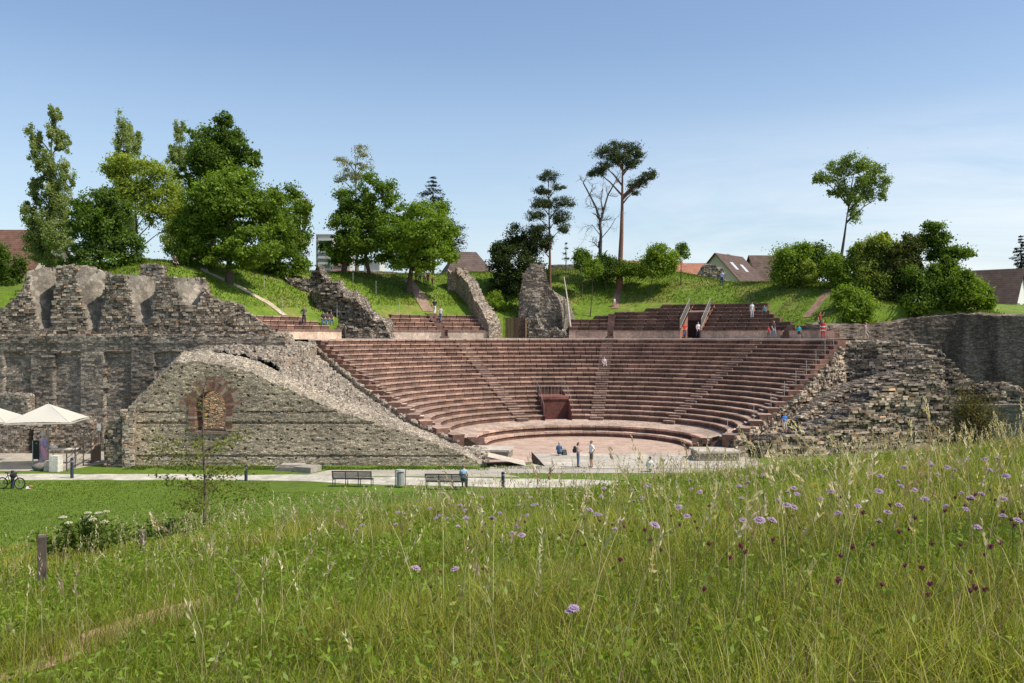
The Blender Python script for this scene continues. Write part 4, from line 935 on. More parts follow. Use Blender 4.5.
tree('copper_beech', 'dark reddish tree top showing behind the green trees', 135, (302, 270), [(303, 203, 7, 9), (300, 220, 9, 14), (300, 245, 10, 16)], (.05, .022, .018), (.10, .04, .03), .3, .25, dens=40)
tree('broadleaf_tree', 'thin pale tree with wispy new leaves poking above its neighbours', 112, (357, 272), [(345, 160, 9, 6), (360, 152, 10, 6), (366, 165, 8, 6), (350, 172, 10, 6), (340, 178, 8, 4), (358, 178, 8, 6)], (.16, .17, .08), (.30, .31, .16), .22, .2, top=(356, 160), dens=22, hollow=.3, nl=40, trunkcol=(.2, .17, .14))
tree('broadleaf_tree', 'full green tree with two dark trunks before the grey tower', 104, (343, 274), [(352, 200, 14, 12), (373, 186, 14, 13), (388, 194, 10, 12), (342, 222, 14, 15), (362, 216, 18, 15), (338, 246, 14, 12), (360, 244, 20, 14), (382, 222, 14, 18), (378, 250, 14, 12), (358, 232, 20, 20), (352, 256, 18, 10)], G1, (.166, .256, .026), .32, .25, dens=50)
b = MB(); o_ = COL.objects.get('broadleaf_tree'); p0 = at(369, 274, 104); b.tube([p0, at(366, 258, 104), at(363, 240, 104)], [.24, .2, .14], 7, BK); last = [o for o in COL.objects if o.name.startswith('broadleaf_tree') and o.get('label', '').startswith('full green')][0]; rebase(b.build('trunk', M['bark']), last)
tree('broadleaf_tree', 'spreading bright green tree over the path on the grass bank', 103, (408, 284), [(408, 212, 16, 11), (430, 210, 18, 12), (444, 226, 13, 16), (394, 230, 16, 14), (420, 232, 24, 16), (444, 248, 12, 14), (400, 252, 20, 14), (428, 256, 22, 12), (412, 266, 20, 8), (418, 242, 28, 22)], (.083, .154, .015), (.205, .307, .028), .34, .3, dens=50, nl=40)

def conifer(name, label, d, px, ytop, ybot, hw, ca, cb, dens=40, droop=.25, leaf=.3, gap=.0):
    p = at(px, ybot, d); zt = float(terrain(p[0], p[1])); k = d / F; H = (ybot - ytop) * k; base = np.array([p[0], p[1], p[2]])
    o = empty(name, (p[0], p[1], zt), 0, label, 'tree'); off = base - np.array([p[0], p[1], zt])
    b = MB(); br = MB(); n = int(H / .55)
    for i in range(n):
        u = i / n; z = H * (1 - u) * .98; rr = hw * k * (.08 + .95 * u ** .85) * rng.uniform(.8, 1.15)
        for j in range(int(5 + 5 * u)):
            a = rng.uniform(0, 6.28); L = rr * rng.uniform(.75, 1.1); m = int(8 + 22 * L)
            t_ = rng.random(m) ** .8; p_ = np.c_[np.cos(a) * t_ * L, np.sin(a) * t_ * L, z - droop * L * t_ + .1 * L * t_ ** 3] + rng.normal(size=(m, 3)) * (.06 + .10 * L * .4)
            nr = unit(m) * .7 + np.array([0, 0, .6]); tt_ = np.c_[np.cos(a) + 0 * t_, np.sin(a) + 0 * t_, -.2 + 0 * t_] + unit(m) * .6
            tt_ /= np.linalg.norm(tt_, axis=1)[:, None]; uu = np.cross(nr, tt_); uu /= np.linalg.norm(uu, axis=1)[:, None] + 1e-6
            l = leaf * rng.uniform(.6, 1.2, m)[:, None]
            V = np.stack([p_ - tt_ * l * .5, p_ + uu * l * .16, p_ + tt_ * l * .5, p_ - uu * l * .16], 1).reshape(-1, 3) + off
            w = rng.random((m, 1)) * .7 + .3 * rng.random(); b.add(V, np.arange(4 * m).reshape(m, 4), np.array(ca) * (1 - w) + np.array(cb) * w)
    b.build('crown', M['needle'], o)
    b = MB(); b.tube([(0, 0, -.3), off + np.array([0, 0, H * .5]), off + np.array([0, 0, H])], [.05 + H * .016, .03 + H * .01, .02], 7, BK); b.build('trunk', M['bark'], o)
    return o
conifer('spruce', 'dark pointed spruce behind the spreading bright green tree', 128, 433, 176, 250, 40, (.016, .028, .016), (.045, .062, .036), leaf=.4)
conifer('conifer', 'tiered blue-grey conifer behind the white-gabled house at the right edge', 170, 1021, 235, 300, 22, (.02, .032, .024), (.05, .068, .05), leaf=.45)
conifer('conifer', 'small young conifer on a thin stem on the hill crest', 106, 566, 243, 263, 7, (.02, .04, .014), (.05, .08, .025), leaf=.22)

tree('holm_oak', 'dense dark bushy tree behind the ruined pillar', 107, (520, 310), [(520, 236, 12, 12), (534, 243, 14, 14), (508, 248, 12, 10), (518, 258, 18, 16), (500, 268, 12, 12), (535, 265, 15, 18), (505, 285, 16, 15), (525, 285, 20, 18), (515, 300, 18, 12)], (.024, .042, .012), (.070, .10, .022), .28, .2, dens=52)
tree('bush', 'light green bush at the fence left of the dark bushy tree', 103, (495, 312), [(492, 303, 10, 7), (503, 306, 8, 6), (497, 296, 6, 5)], B1, B2, .22, .05, dens=60, cat='bush', trunk=False)
tree('pine', 'layered dark pine with red-brown trunk above the dark bushy tree', 106, (550, 275), [(549, 176, 11, 5), (543, 190, 9, 5), (558, 187, 6, 4), (565, 202, 10, 5), (552, 203, 8, 5), (538, 203, 11, 6), (536, 216, 9, 6), (559, 217, 11, 7), (536, 229, 11, 7), (562, 228, 7, 5), (545, 240, 9, 7), (533, 242, 8, 7)], PN1, PN2, .26, .17, top=(549, 178), dens=85, mat='needle', trunkcol=(.17, .09, .06), hollow=.25, sub=.34, asp=.3, sat=True)
tree('pine', 'tallest umbrella-shaped pine with long bare reddish trunk', 108, (619, 272), [(609, 153, 13, 8), (625, 147, 14, 6), (640, 156, 8, 5), (597, 172, 8, 6), (604, 166, 8, 5), (620, 160, 12, 6), (648, 178, 7, 6), (638, 184, 10, 6), (633, 193, 6, 3), (632, 165, 9, 5), (652, 172, 4, 4)], PN1, PN2, .26, .3, top=(624, 152), dens=85, mat='needle', trunkcol=(.19, .10, .065), hollow=.25, sub=.34, asp=.3, sat=True)
# bare tree
def bare(label, d, base, segs):
    p = at(base[0], base[1], d); p[2] = min(p[2], float(terrain(p[0], p[1]))); o = empty('bare_tree', p, 0, label, 'tree'); b = MB(); tw = MB(); k = d / F
    def path(pp): return [np.array(at(x, y, d)) - p + np.array([0, rng.uniform(-.3, .3) if i else 0, 0]) for i, (x, y) in enumerate(pp)]
    def grow(p0, dir_, L, r, lev):
        n = 4; pts = [p0]; dv = dir_ / np.linalg.norm(dir_)
        for i in range(n): dv = dv + rng.normal(0, .16, 3) + np.array([0, 0, .04]); dv /= np.linalg.norm(dv); pts.append(pts[-1] + dv * L / n)
        (b if lev < 1 else tw).tube(pts, np.linspace(r, r * .45, n + 1), 5 if lev < 1 else 4, (.115, .10, .085), False)
        if lev < 3:
            for i in range(1, n + 1):
                for _ in range(2 if lev < 2 else 1):
                    q_ = rng.normal(0, 1, 3); q_ -= q_.dot(dv) * dv; q_ /= np.linalg.norm(q_)
                    grow(pts[i], dv * .75 + q_ * .85, L * rng.uniform(.4, .62), r * .45, lev + 1)
    for sgm, r in segs:
        pts = path(sgm); b.tube(pts, np.linspace(r, r * .5, len(pts)), 7, (.12, .10, .085), False)
        for i in range(1, len(pts)):
            for _ in range(2): 
                dv = pts[i] - pts[i - 1]; grow(pts[i], dv / np.linalg.norm(dv) * .5 + unit(1)[0] * .8, rng.uniform(.9, 1.7), r * .3, 1)
    b.build('trunk', M['bark'], o); tw.build('twigs', M['bark'], o)
bare('leafless grey tree left of the tallest pine', 111, (600, 275), [([(600, 275), (600, 250), (601, 232), (600, 220)], .26), ([(600, 221), (596, 208), (590, 195), (583, 183)], .15), ([(600, 224), (604, 208), (608, 195), (614, 184)], .15), ([(603, 212), (601, 200), (603, 188)], .09), ([(600, 235), (592, 225), (586, 232)], .06), ([(600, 240), (610, 228), (616, 218)], .06)])
tree('sapling', 'small staked sapling with round crown on the centre bank', 102.5, (590, 295), [(593, 264, 8, 6), (590, 272, 7, 6), (596, 271, 6, 5)], G1, B2, .22, .06, dens=60)
bs = [(107, [(582, 256, 6, 7), (586, 265, 7, 7)], 'round dark green bush behind the small staked sapling', D1, G2), (108, [(605, 262, 9, 8), (610, 270, 10, 7), (600, 272, 8, 6)], 'dark shrub at the foot of the leafless grey tree', D1, D2), (107, [(626, 268, 9, 6), (638, 271, 8, 5)], 'low green shrub at the foot of the tallest pine', G1, G2),
      (105, [(650, 260, 8, 9), (660, 254, 9, 7), (657, 268, 12, 8), (668, 262, 8, 9), (645, 270, 6, 5)], 'wide bright bush on the bank between the pine and the gabled house', B1, B2), (99, [(787, 258, 9, 10), (798, 253, 8, 8), (781, 270, 8, 9), (795, 270, 12, 10)], 'bright airy bush right of the brown roof', B1, B2), (101, [(815, 256, 11, 10), (822, 266, 10, 12), (809, 266, 9, 10)], 'dark rounded bush left of the leaning tree', D1, D2), (98, [(800, 277, 11, 8), (806, 268, 6, 6)], 'low yellow-green bush in front of the airy bush', B1, Y2)]
for d_, el, lab, ca, cb in bs:
    el = [(e_[0], e_[1], e_[2] * 1.2, e_[3] * 1.2) for e_ in el]
    tree('bush', lab, d_, (el[0][0], max(e[1] + e[3] for e in el) + 3), el, ca, cb, .27, .06, dens=95, cat='bush', sub=.4, hollow=.2, group='bushes on the hill crest')
tree('broadleaf_tree', 'little round-topped tree beside the wide bright bush', 106.5, (681, 282), [(681, 249, 6, 6), (676, 255, 5, 4), (686, 254, 5, 4)], D1, G2, .22, .08, dens=70)
tree('ash_tree', 'lone leaning tree with airy round crown above the right bushes', 102, (836, 266), [(829, 176, 11.9, 8.1), (842, 168, 11.9, 9.5), (856, 163, 13.0, 9.5), (872, 172, 11.9, 10.8), (882, 184, 8.6, 8.1), (838, 188, 10.8, 9.5), (855, 182, 15.1, 12.2), (868, 194, 10.8, 8.1), (852, 201, 9.7, 8.1), (856, 213, 6.5, 8.1), (881, 196, 5.4, 5.4), (820, 178, 5.4, 5.4)], (.10, .155, .03), (.21, .29, .06), .24, .2, top=(850, 200), dens=42, hollow=.3, sub=.3, nl=40)
bush2 = [(96, [(835, 268, 9, 11), (846, 278, 12, 14), (838, 290, 9, 10)], 'yellowish bush left of the dense bush mass', B1, B2), (90, [(852, 303, 13, 11), (862, 314, 13, 9), (845, 315, 9, 9)], 'round bright bush lowest and nearest the terrace railing', B1, B2), (95, [(870, 262, 12, 13), (880, 250, 9, 10), (872, 280, 16, 14), (860, 290, 12, 13), (876, 305, 12, 11)], 'tall feathery pale bush in the middle of the bush mass', (.06, .10, .018), Y2),
         (94, [(902, 265, 14, 14), (912, 252, 8, 10), (895, 282, 16, 14), (905, 298, 16, 14), (888, 308, 16, 13), (900, 316, 14, 8)], 'olive brown-green bush right of the feathery bush', (.045, .065, .018), (.12, .14, .03)), (92, [(925, 282, 15, 16), (935, 298, 16, 14), (918, 304, 14, 10), (945, 275, 10, 10), (922, 314, 14, 7)], 'dark dense bush under the small rounded tree', D1, G2), (91, [(960, 288, 15, 13), (975, 298, 14, 11), (955, 304, 16, 9), (985, 306, 8, 7)], 'spreading green bush above the back wall at the right', G1, B2)]
for d_, el, lab, ca, cb in bush2:
    el = [(e_[0], e_[1] - 2, e_[2] * 1.12, e_[3] * 1.15) for e_ in el]; el += [(e_[0] + rng.uniform(-1, 1) * e_[2], e_[1] + rng.uniform(-.9, .7) * e_[3], e_[2] * .5, e_[3] * .55) for e_ in el for _ in range(3)]
    tree('bush', lab, d_, (el[0][0], max(e[1] + e[3] for e in el) + 3), el, ca, cb, .30, .07, dens=95, cat='bush', sub=.36, hollow=.3, group='bushes above the back wall')
tree('broadleaf_tree', 'small rounded dark tree rising above the right bush mass', 94, (948, 290), [(934, 228, 9, 6), (929, 240, 10, 8), (941, 240, 10, 8), (957, 250, 11, 8), (966, 254, 7, 5), (950, 262, 10, 7), (938, 254, 9, 8)], D1, G2, .28, .12, top=(945, 240), dens=85, sub=.4, hollow=.15)
tree('hedge', 'clipped bright green hedge at the left edge behind the niche wall', 79, (2, 300), [(-10, 256, 16, 12), (8, 262, 13, 14), (-4, 280, 18, 16), (12, 285, 10, 12)], (.05, .09, .012), (.10, .16, .02), .24, .06, dens=65, cat='hedge')

# near plants
def hit(px, py):
    for d in np.arange(3.5, 45, .05):
        p = at(px, py, d)
        if float(fg_h(p[0], p[1])) >= p[2]: return d
    return 30.0
def sapling_near():
    d = min(28, hit(204, 537)); p = at(204, 540, d); p[2] = float(terrain(p[0], p[1])); o = empty('sapling', p, 0, 'thin young tree with sparse small leaves standing at the meadow edge before the gable wall', 'tree')
    b = MB(); lf = MB(); H = 158 * d / F
    tr = [np.array([0, 0, -.2]), np.array([.03, 0, 1.2]), np.array([-.05, .05, 2.4]), np.array([-.02, 0, 3.5]), np.array([.06, 0, H])]
    b.tube(tr, [.045, .032, .022, .014, .006], 7, (.13, .10, .075))
    b.tube([(.12, .1, -.2), (.1, .08, 1.0)], .018, 6, (.3, .24, .16))
    for i in range(64):
        z = rng.uniform(.25, H * .97); a = rng.uniform(0, 6.28); L = rng.uniform(.5, 1.35) * (1.15 - .75 * abs(z / H - .2)) 
        st = np.array([np.interp(z, [0, 1.2, 2.4, 3.5, H], [0, .03, -.05, -.02, .06]), 0, z]); dv = np.array([math.cos(a), math.sin(a), .45])
        pts = [st + dv * L * u + np.array([0, 0, -.12 * u * u]) for u in (0, .5, 1)]
        b.tube(pts, [.008, .005, .003], 4, (.15, .11, .07), False)
        m = int((8 + 9 * L) * (2.2 if z < H * .55 else (.32 if z < H * .93 else .5))); u = rng.uniform(.2, 1.05, m); pp = st + dv * (L * u)[:, None] + rng.normal(0, .075, (m, 3)) - np.c_[0 * u, 0 * u, .12 * u * u]
        nr = unit(m) + np.array([0, 0, .5]); t_ = np.cross(nr, unit(m)); t_ /= np.linalg.norm(t_, axis=1)[:, None]; w = np.cross(nr / np.linalg.norm(nr, axis=1)[:, None], t_); l = rng.uniform(.06, .12, m)[:, None]
        lf.add(np.stack([pp - t_ * l * .5, pp + w * l * .28, pp + t_ * l * .5, pp - w * l * .28], 1).reshape(-1, 3), np.arange(4 * m).reshape(m, 4), np.array([.12, .15, .03]) + rng.random((m, 1)) * np.array([.14, .13, .03]))
    b.build('trunk', M['bark'], o, smooth=True); lf.build('crown', M['leaf'], o)
sapling_near()
def near_bush(label, d, px, py, w, h, n, ca, cb, leaf, flowers=0, name='bush', z=None, stems=40):
    p = at(px, py, d); p[2] = float(terrain(p[0], p[1])); o = empty(name, p, 0, label, 'bush'); b = MB(); lf = MB(); tips = []
    for i in range(stems):
        a = rng.uniform(0, 6.28); r = w * math.sqrt(rng.random()); hh = h * rng.uniform(.55, 1.0) * (1 - .4 * (r / w) ** 2); e_ = np.array([math.cos(a) * r, math.sin(a) * r, hh]); mid = e_ * np.array([.4, .4, .55])
        b.tube([(e_[0] * .1, e_[1] * .1, -.1), mid, e_], [.014, .010, .004], 4, (.13, .10, .06), False); tips.append(e_)
        m = n // stems; u = rng.uniform(.25, 1.05, m); pp = mid * (1 - u)[:, None] + e_ * u[:, None] + rng.normal(0, .11 * h / 1.4, (m, 3))
        nr = unit(m) + np.array([0, 0, .6]); t_ = np.cross(nr, unit(m)); t_ /= np.linalg.norm(t_, axis=1)[:, None]; q_ = np.cross(nr / np.linalg.norm(nr, axis=1)[:, None], t_); l = leaf * rng.uniform(.6, 1.3, m)[:, None]; k = rng.random((m, 1)) * .6 + rng.random() * .4
        lf.add(np.stack([pp - t_ * l * .5, pp + q_ * l * .25, pp + t_ * l * .5, pp - q_ * l * .25], 1).reshape(-1, 3), np.arange(4 * m).reshape(m, 4), np.array(ca) * (1 - k) + np.array(cb) * k)
    b.build('stems', M['bark'], o); lf.build('foliage', M['leaf'], o)
    if flowers:
        for e_ in sorted(tips, key=lambda e: -e[2])[:flowers]:
            fb = MB(); c = e_ + np.array([0, 0, .07]); m = 46; rr = .072 * np.sqrt(rng.random(m)); aa = rng.uniform(0, 6.28, m); pp = c + np.c_[rr * np.cos(aa), rr * np.sin(aa), .035 * np.cos(rr * 14) + rng.normal(0, .006, m)]
            for q_ in pp: fb.ball(q_, (.012, .012, .008), 5, 4, np.array([.72, .70, .48]) * rng.uniform(.85, 1.1))
            fb.add([c + (-.06, -.06, -.01), c + (.06, -.06, -.01), c + (.06, .06, -.01), c + (-.06, .06, -.01)], [[0, 1, 2, 3]], (.16, .2, .06)); fb.build('flower_head', M['petal'], o)
    return o
near_bush('leafy elder bush with flat cream flower heads by the wooden post', hit(84, 566), 84, 566, .85, 1.0, 2000, (.08, .13, .02), (.20, .26, .05), .11, 10, 'elder_bush')
near_bush('low green shrub beside the young tree at the meadow edge', hit(166, 548), 166, 548, .9, .7, 700, (.04, .08, .015), (.10, .15, .03), .09)
near_bush('brownish sparse bush on the meadow crest before the right ruins', 22, 973, 433, .6, 1.95, 4200, (.075, .075, .025), (.16, .14, .05), .07, 0, stems=60)
for px, py, d, h, lab in ((42, 598, hit(42, 598), .8, 'short weathered square post at the left meadow edge'), (143, 560, hit(143, 560), .5, 'lower weathered post half hidden in grass right of the elder bush')):
    p = at(px, py, d); z = float(terrain(p[0], p[1])); b = MB(); b.box((0, 0, h / 2 - .15), (.10, .10, h + .3), R(20), (.11, .085, .065)); b.box((0, 0, h + .012), (.085, .085, .03), R(20), (.22, .18, .14)); tag(b.build('wooden_post', M['wood'], loc=(p[0], p[1], z)), lab, 'post')
o = empty('driftwood_log', at(905, 460, 21), 0, 'grey-brown log lying in the meadow with a thin pole beside it', 'log')
p = at(905, 452, 21); p[2] = float(terrain(p[0], p[1])) + .2; o.location = p
b = MB(); b.tube([(-.1, 0, .1), (.2, .1, .17), (.55, .2, .2), (.8, .25, .14)], [.07, .13, .14, .08], 9, (.24, .18, .13)); b.build('log', M['wood'], o); b = MB(); b.tube([(-1.1, -.2, -.02), (-.5, -.1, .04), (.1, 0, .1)], [.045, .05, .05], 6, (.42, .37, .28)); b.build('branch', M['wood'], o)

# ------------------------------------------------------------------ grass
def blade_mesh(b, X, Y, Z, H, Wd, A, bend, cb, ct):
    """three-segment curved blades"""
    n = len(X); dx, dy = np.cos(A), np.sin(A); sx_, sy_ = -dy, dx
    tw = rng.uniform(-.6, .6, n); wx = np.cos(tw + A + 1.57); wy = np.sin(tw + A + 1.57)
    lv = [0, .4, .75, 1.0]; wl = [1.0, .85, .5, 0.04]; V = []
    for u, w in zip(lv, wl):
        o = bend * H * u ** 2.2; cx, cy, cz = X + dx * o, Y + dy * o, Z + H * (u - .35 * bend * u ** 3)
        for sg in (-1, 1): V.append(np.stack([cx + sg * wx * Wd * w * .5, cy + sg * wy * Wd * w * .5, cz], -1))
    V = np.stack(V, 1).reshape(-1, 3); base = np.arange(n)[:, None] * 8
    F_ = []; C = []
    for k in range(3):
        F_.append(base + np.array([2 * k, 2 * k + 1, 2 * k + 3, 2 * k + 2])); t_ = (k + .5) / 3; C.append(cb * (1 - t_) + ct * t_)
    b.add(V, np.stack(F_, 1).reshape(-1, 4), np.stack(C, 1).reshape(-1, 3))

def wedge(n, d0, d1, m=1.15, pw_=1.0, xr=None):
    """points spread through the part of the hillside the picture can show"""
    u = rng.random(n); d = (d0 ** pw_ + u * (d1 ** pw_ - d0 ** pw_)) ** (1 / pw_)
    x = (rng.random(n) - .5) * 2 * (512 / F * d * m + 2.6)
    return x, d

ST = np.array([tuple(at(px, py, 1)) for px, py in ((30, 672), (110, 635), (160, 618), (200, 600))])
def trail_mask(X, Y):      # worn earth track at the lower left and bare patches near the camera
    px = 512 + F * X / Y; py = HY + F * (EYE - fg_h(X, Y)) / Y
    yy = np.interp(px, [-40, 60, 130, 210, 300], [700, 665, 632, 603, 585]); w = np.interp(px, [0, 60, 200, 230], [17, 15, 9, 0])
    t1 = np.abs(py - yy) < w * (0.6 + vn(X * 3, Y * 3, 0, 77))
    t2 = (np.hypot((px - 665) / 42, (py - 668) / 13) < vn(X * 4, Y * 4, 0, 78) + .3) | (np.hypot((px - 475) / 20, (py - 580) / 6) < .7)
    return t1 | t2
def meadow(n, d0, d1, h0, h1, w0, w1, seedk, pale=.12, pwx=1.6):
    X, Y = wedge(n, d0, d1, pw_=pwx); Z = fg_h(X, Y)
    pyq = HY + F * (EYE - Z) / Y; k = (Z > .12) & ~(trail_mask(X, Y) & (rng.random(n) < np.where((pyq > 655) & (X > 0), .9, .68))); X, Y, Z = X[k], Y[k], Z[k]; n = len(X)
    cl = fbm(X * .55, Y * .55, 0, 91); c2 = fbm(X * 1.7, Y * 1.7, 0, 92); u = np.clip((512 + F * X / Y) / 1024, 0, 1)
    H = rng.uniform(h0, h1, n) * (.55 + .9 * cl) * (1 + .25 * (rng.random(n) < .08))
    tallR = .9 + .15 * u; H = H * tallR
    gA = np.array([.145, .25, .012]); gB = np.array([.36, .43, .036]); gY = np.array([.58, .51, .11]); gS = np.array([.62, .52, .28]); gR = np.array([.30, .18, .10])
    w = np.clip(.5 * c2 + .6 * rng.random(n) - .05, 0, 1)[:, None]
    ct = gA * (1 - w) + gB * w
    yel = np.clip((cl - .5) * 3 + .3, 0, .8)[:, None] * rng.random((n, 1)); ct = ct * (1 - yel) + gY * yel
    r = rng.random(n); ct[r < pale] = gS * rng.uniform(.6, 1.1, ((r < pale).sum(), 1)); rr = (r > .965); ct[rr] = gR * rng.uniform(.7, 1.2, (rr.sum(), 1))
    ct = ct * rng.uniform(.62, 1.3, (n, 1)) * (.72 + .5 * fbm(X * .8, Y * .8, 0, 97)[:, None]); cb = ct * np.array([.62, .62, .52])  # blade bases darkened: shade for depth put into the colour
    A = rng.uniform(0, 6.28, n); A = np.where(rng.random(n) < .45, rng.normal(.3, .7, n), A)
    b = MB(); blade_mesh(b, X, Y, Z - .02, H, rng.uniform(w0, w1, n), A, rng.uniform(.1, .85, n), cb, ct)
    return b
M['mead'] = M['grass']
gr = MB()
def merge(dst, src):
    for v, f, c in zip(src.v, src.f, src.c): dst.add(v, f - (f.min() - 0) if False else f, c)
parts = [meadow(112000, 2.4, 7.0, .14, .36, .003, .007, 1, .10), meadow(122000, 6.5, 13, .16, .40, .004, .009, 2, .12), meadow(126000, 12.5, 23, .17, .42, .007, .014, 3, .13), meadow(86000, 22, 40, .18, .42, .012, .024, 4, .12)]
for p_ in parts: gr.add(p_.v[0], p_.f[0], p_.c[0])
tag(gr.build('meadow_grass', M['grass']), 'tall uncut meadow grass in the foreground', kind='stuff', cat='grass')
# worn earth showing through
def earth(name, pix, w):
    pts = []
    for px, py in pix:
        d = hit(px, py); p = at(px, py, d); pts.append((p[0], p[1]))
    pts = np.array(pts); dd = np.r_[0, np.cumsum(np.hypot(*np.diff(pts, axis=0).T))]; n = max(8, int(dd[-1] / .15)); s_ = np.linspace(0, dd[-1], n); x = np.interp(s_, dd, pts[:, 0]); y = np.interp(s_, dd, pts[:, 1]); tx, ty = np.gradient(x), np.gradient(y); L = np.hypot(tx, ty); u = np.linspace(-.5, .5, 7)
    ww = (w * (.5 + vn(s_ * 1.7, 0 * s_, 0, 88)) * np.minimum(1, np.minimum(s_, dd[-1] - s_) * 2 + .1))[:, None]; X = x[:, None] - (ty / L)[:, None] * u * ww; Y = y[:, None] + (tx / L)[:, None] * u * ww; Z = fg_h(X, Y) + .03
    i = np.arange(n * 7).reshape(n, 7); f = np.stack([i[:-1, :-1], i[:-1, 1:], i[1:, 1:], i[1:, :-1]], -1).reshape(-1, 4); b = MB(); b.add(np.stack([X, Y, Z], -1).reshape(-1, 3), f, np.array([.42, .24, .15]) * rng.uniform(.75, 1.2, (len(f), 1))); tag(b.build(name, M['gravel'], smooth=True), kind='structure')
earth('dirt_track', [(-30, 690), (40, 672), (110, 640), (165, 616), (215, 598)], .5)
earth('bare_soil', [(625, 672), (665, 668), (700, 666)], .35)
# broad-leaved herbs low in the meadow
X, Y = wedge(160000, 2.4, 24, pw_=1.3); Z = fg_h(X, Y); k = (vn(X * 1.1, Y * 1.1, 0, 33) > .42) & ~trail_mask(X, Y); X, Y, Z = X[k], Y[k], Z[k]; n = len(X)
P3 = np.c_[X, Y, Z + rng.uniform(.03, .30, n)]; nr = unit(n) * .8 + np.array([0, -.1, .8]); t_ = np.cross(nr, unit(n)); t_ /= np.linalg.norm(t_, axis=1)[:, None]; u_ = np.cross(nr / np.linalg.norm(nr, axis=1)[:, None], t_); L = (rng.uniform(.007, .022, n) * (1 + Y / 14))[:, None]
b = MB(); w = rng.random((n, 1)); b.add(np.stack([P3 - t_ * L, P3 + u_ * L * .4, P3 + t_ * L, P3 - u_ * L * .4], 1).reshape(-1, 3), np.arange(4 * n).reshape(n, 4), np.array([.10, .19, .014]) * (1 - w) + np.array([.25, .34, .04]) * w)
tag(b.build('meadow_herbs', M['grass']), 'small broad-leaved herbs low in the meadow', kind='stuff', cat='herbs')
# pale seed heads
def seedheads(n, d0, d1, h0, h1, fat=1.0, right=False):
    b = MB(); X, Y = wedge(n, d0, d1, 1.1, 1.3); X = np.abs(X) * np.where(rng.random(n) < .82, 1, -1) if right else X; Z = fg_h(X, Y)
    for x, y, z in zip(X, Y, Z):
        if z < .15: continue
        px = 512 + F * x / y
        if rng.random() > .25 + .75 * np.clip(px / 900, 0, 1): continue
        h = rng.uniform(h0, h1); a = rng.uniform(0, 6.28); bd = rng.uniform(.05, .45); dv = np.array([math.cos(a), math.sin(a), 0]); k = max(1, y / 9) * fat
        pts = [np.array([x, y, z]) + dv * h * bd * u ** 2 + np.array([0, 0, h * (u - .2 * bd * u * u)]) for u in (0, .4, .75, 1)]
        st = np.array([.60, .55, .27]) * rng.uniform(.7, 1.2) if rng.random() < .6 else np.array([.30, .33, .11])
        b.tube(pts, np.array([.0024, .0022, .0018, .0013]) * max(1, y / 9), 4, st, False)
        hd = pts[-1]; dr = (pts[-1] - pts[-2]); dr /= np.linalg.norm(dr); L = rng.uniform(.09, .19); hc = np.array([.80, .70, .48]) * rng.uniform(.65, 1.1)
        if rng.random() < .3: hc = np.array([.46, .34, .25])
        m = int(11 * fat ** 1.6)
        for j in range(m):
            q_ = hd + dr * L * (j / m) + rng.normal(0, .0035 * k, 3); e_ = dr * .024 + rng.normal(0, .008, 3); sd = np.cross(e_, unit(1)[0]); sd /= np.linalg.norm(sd); ww = .0058 * k / fat ** .7 * (1 - .5 * j / m)
            b.add([q_ - sd * ww * .6, q_ + e_ * .5 - sd * ww, q_ + e_ * 1.2, q_ + e_ * .5 + sd * ww], [[0, 1, 2, 3]], hc * rng.uniform(.8, 1.2))
    return b
b = seedheads(620, 3.2, 9, .4, .8); b2 = seedheads(2300, 8.5, 24, .35, .75)
b3 = seedheads(210, 3.3, 8, .55, .98, 1.6, True); b2.v += b3.v; b2.f += [f + b2.n for f in b3.f]; b2.c += b3.c; b2.n += b3.n
for v, f, c in zip(b2.v, b2.f, b2.c): b.v.append(v); b.f.append(f + b.n); b.c.append(c)
tag(b.build('seed_grass', M['grass']), 'pale dry seed-headed grass stems rising out of the meadow', kind='stuff', cat='grass')

# lawn and bank grass
def patch(name, lab, n, xs, ys, fn, h0, h1, w0, w1, ca, cb_, clump=.3, ok=None):
    X = rng.uniform(*xs, n); Y = rng.uniform(*ys, n); Z = fn(X, Y); k = ok(X, Y, Z); X, Y, Z = X[k], Y[k], Z[k]; n = len(X)
    c = fbm(X * clump, Y * clump, 0, 55); H = rng.uniform(h0, h1, n) * (.4 + 1.2 * c); w = np.clip(c + rng.normal(0, .25, n), 0, 1)[:, None]
    ct = np.array(ca) * (1 - w) + np.array(cb_) * w; ct = ct * rng.uniform(.75, 1.25, (n, 1))
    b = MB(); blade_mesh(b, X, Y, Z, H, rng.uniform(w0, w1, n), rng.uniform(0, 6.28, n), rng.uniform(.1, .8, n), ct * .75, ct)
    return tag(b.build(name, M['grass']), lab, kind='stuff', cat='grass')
def lawn_ok(X, Y, Z):
    py = HY + F * EYE / Y; return (fg_h(X, Y) < .02) & (py > 481.5) & ~((py < 492) & (512 + F * X / Y > 270)) & ~((py > 547) & (512 + F * X / Y < 52))
patch('lawn_grass', 'short mown grass of the lawn below the gable wall', 60000, (-32, 4), (31, 56), lambda X, Y: 0 * X, .04, .10, .02, .045, (.10, .165, .010), (.19, .25, .02), .5, lawn_ok)
patch('verge_grass', 'grass verge between the path and the gable wall', 7000, (-26, 2), (59.9, 61.6), lambda X, Y: 0 * X, .05, .16, .02, .05, (.05, .11, .015), (.12, .17, .03), .6, lambda X, Y, Z: vn(X * .5, Y * .5, 0, 61) > .35)
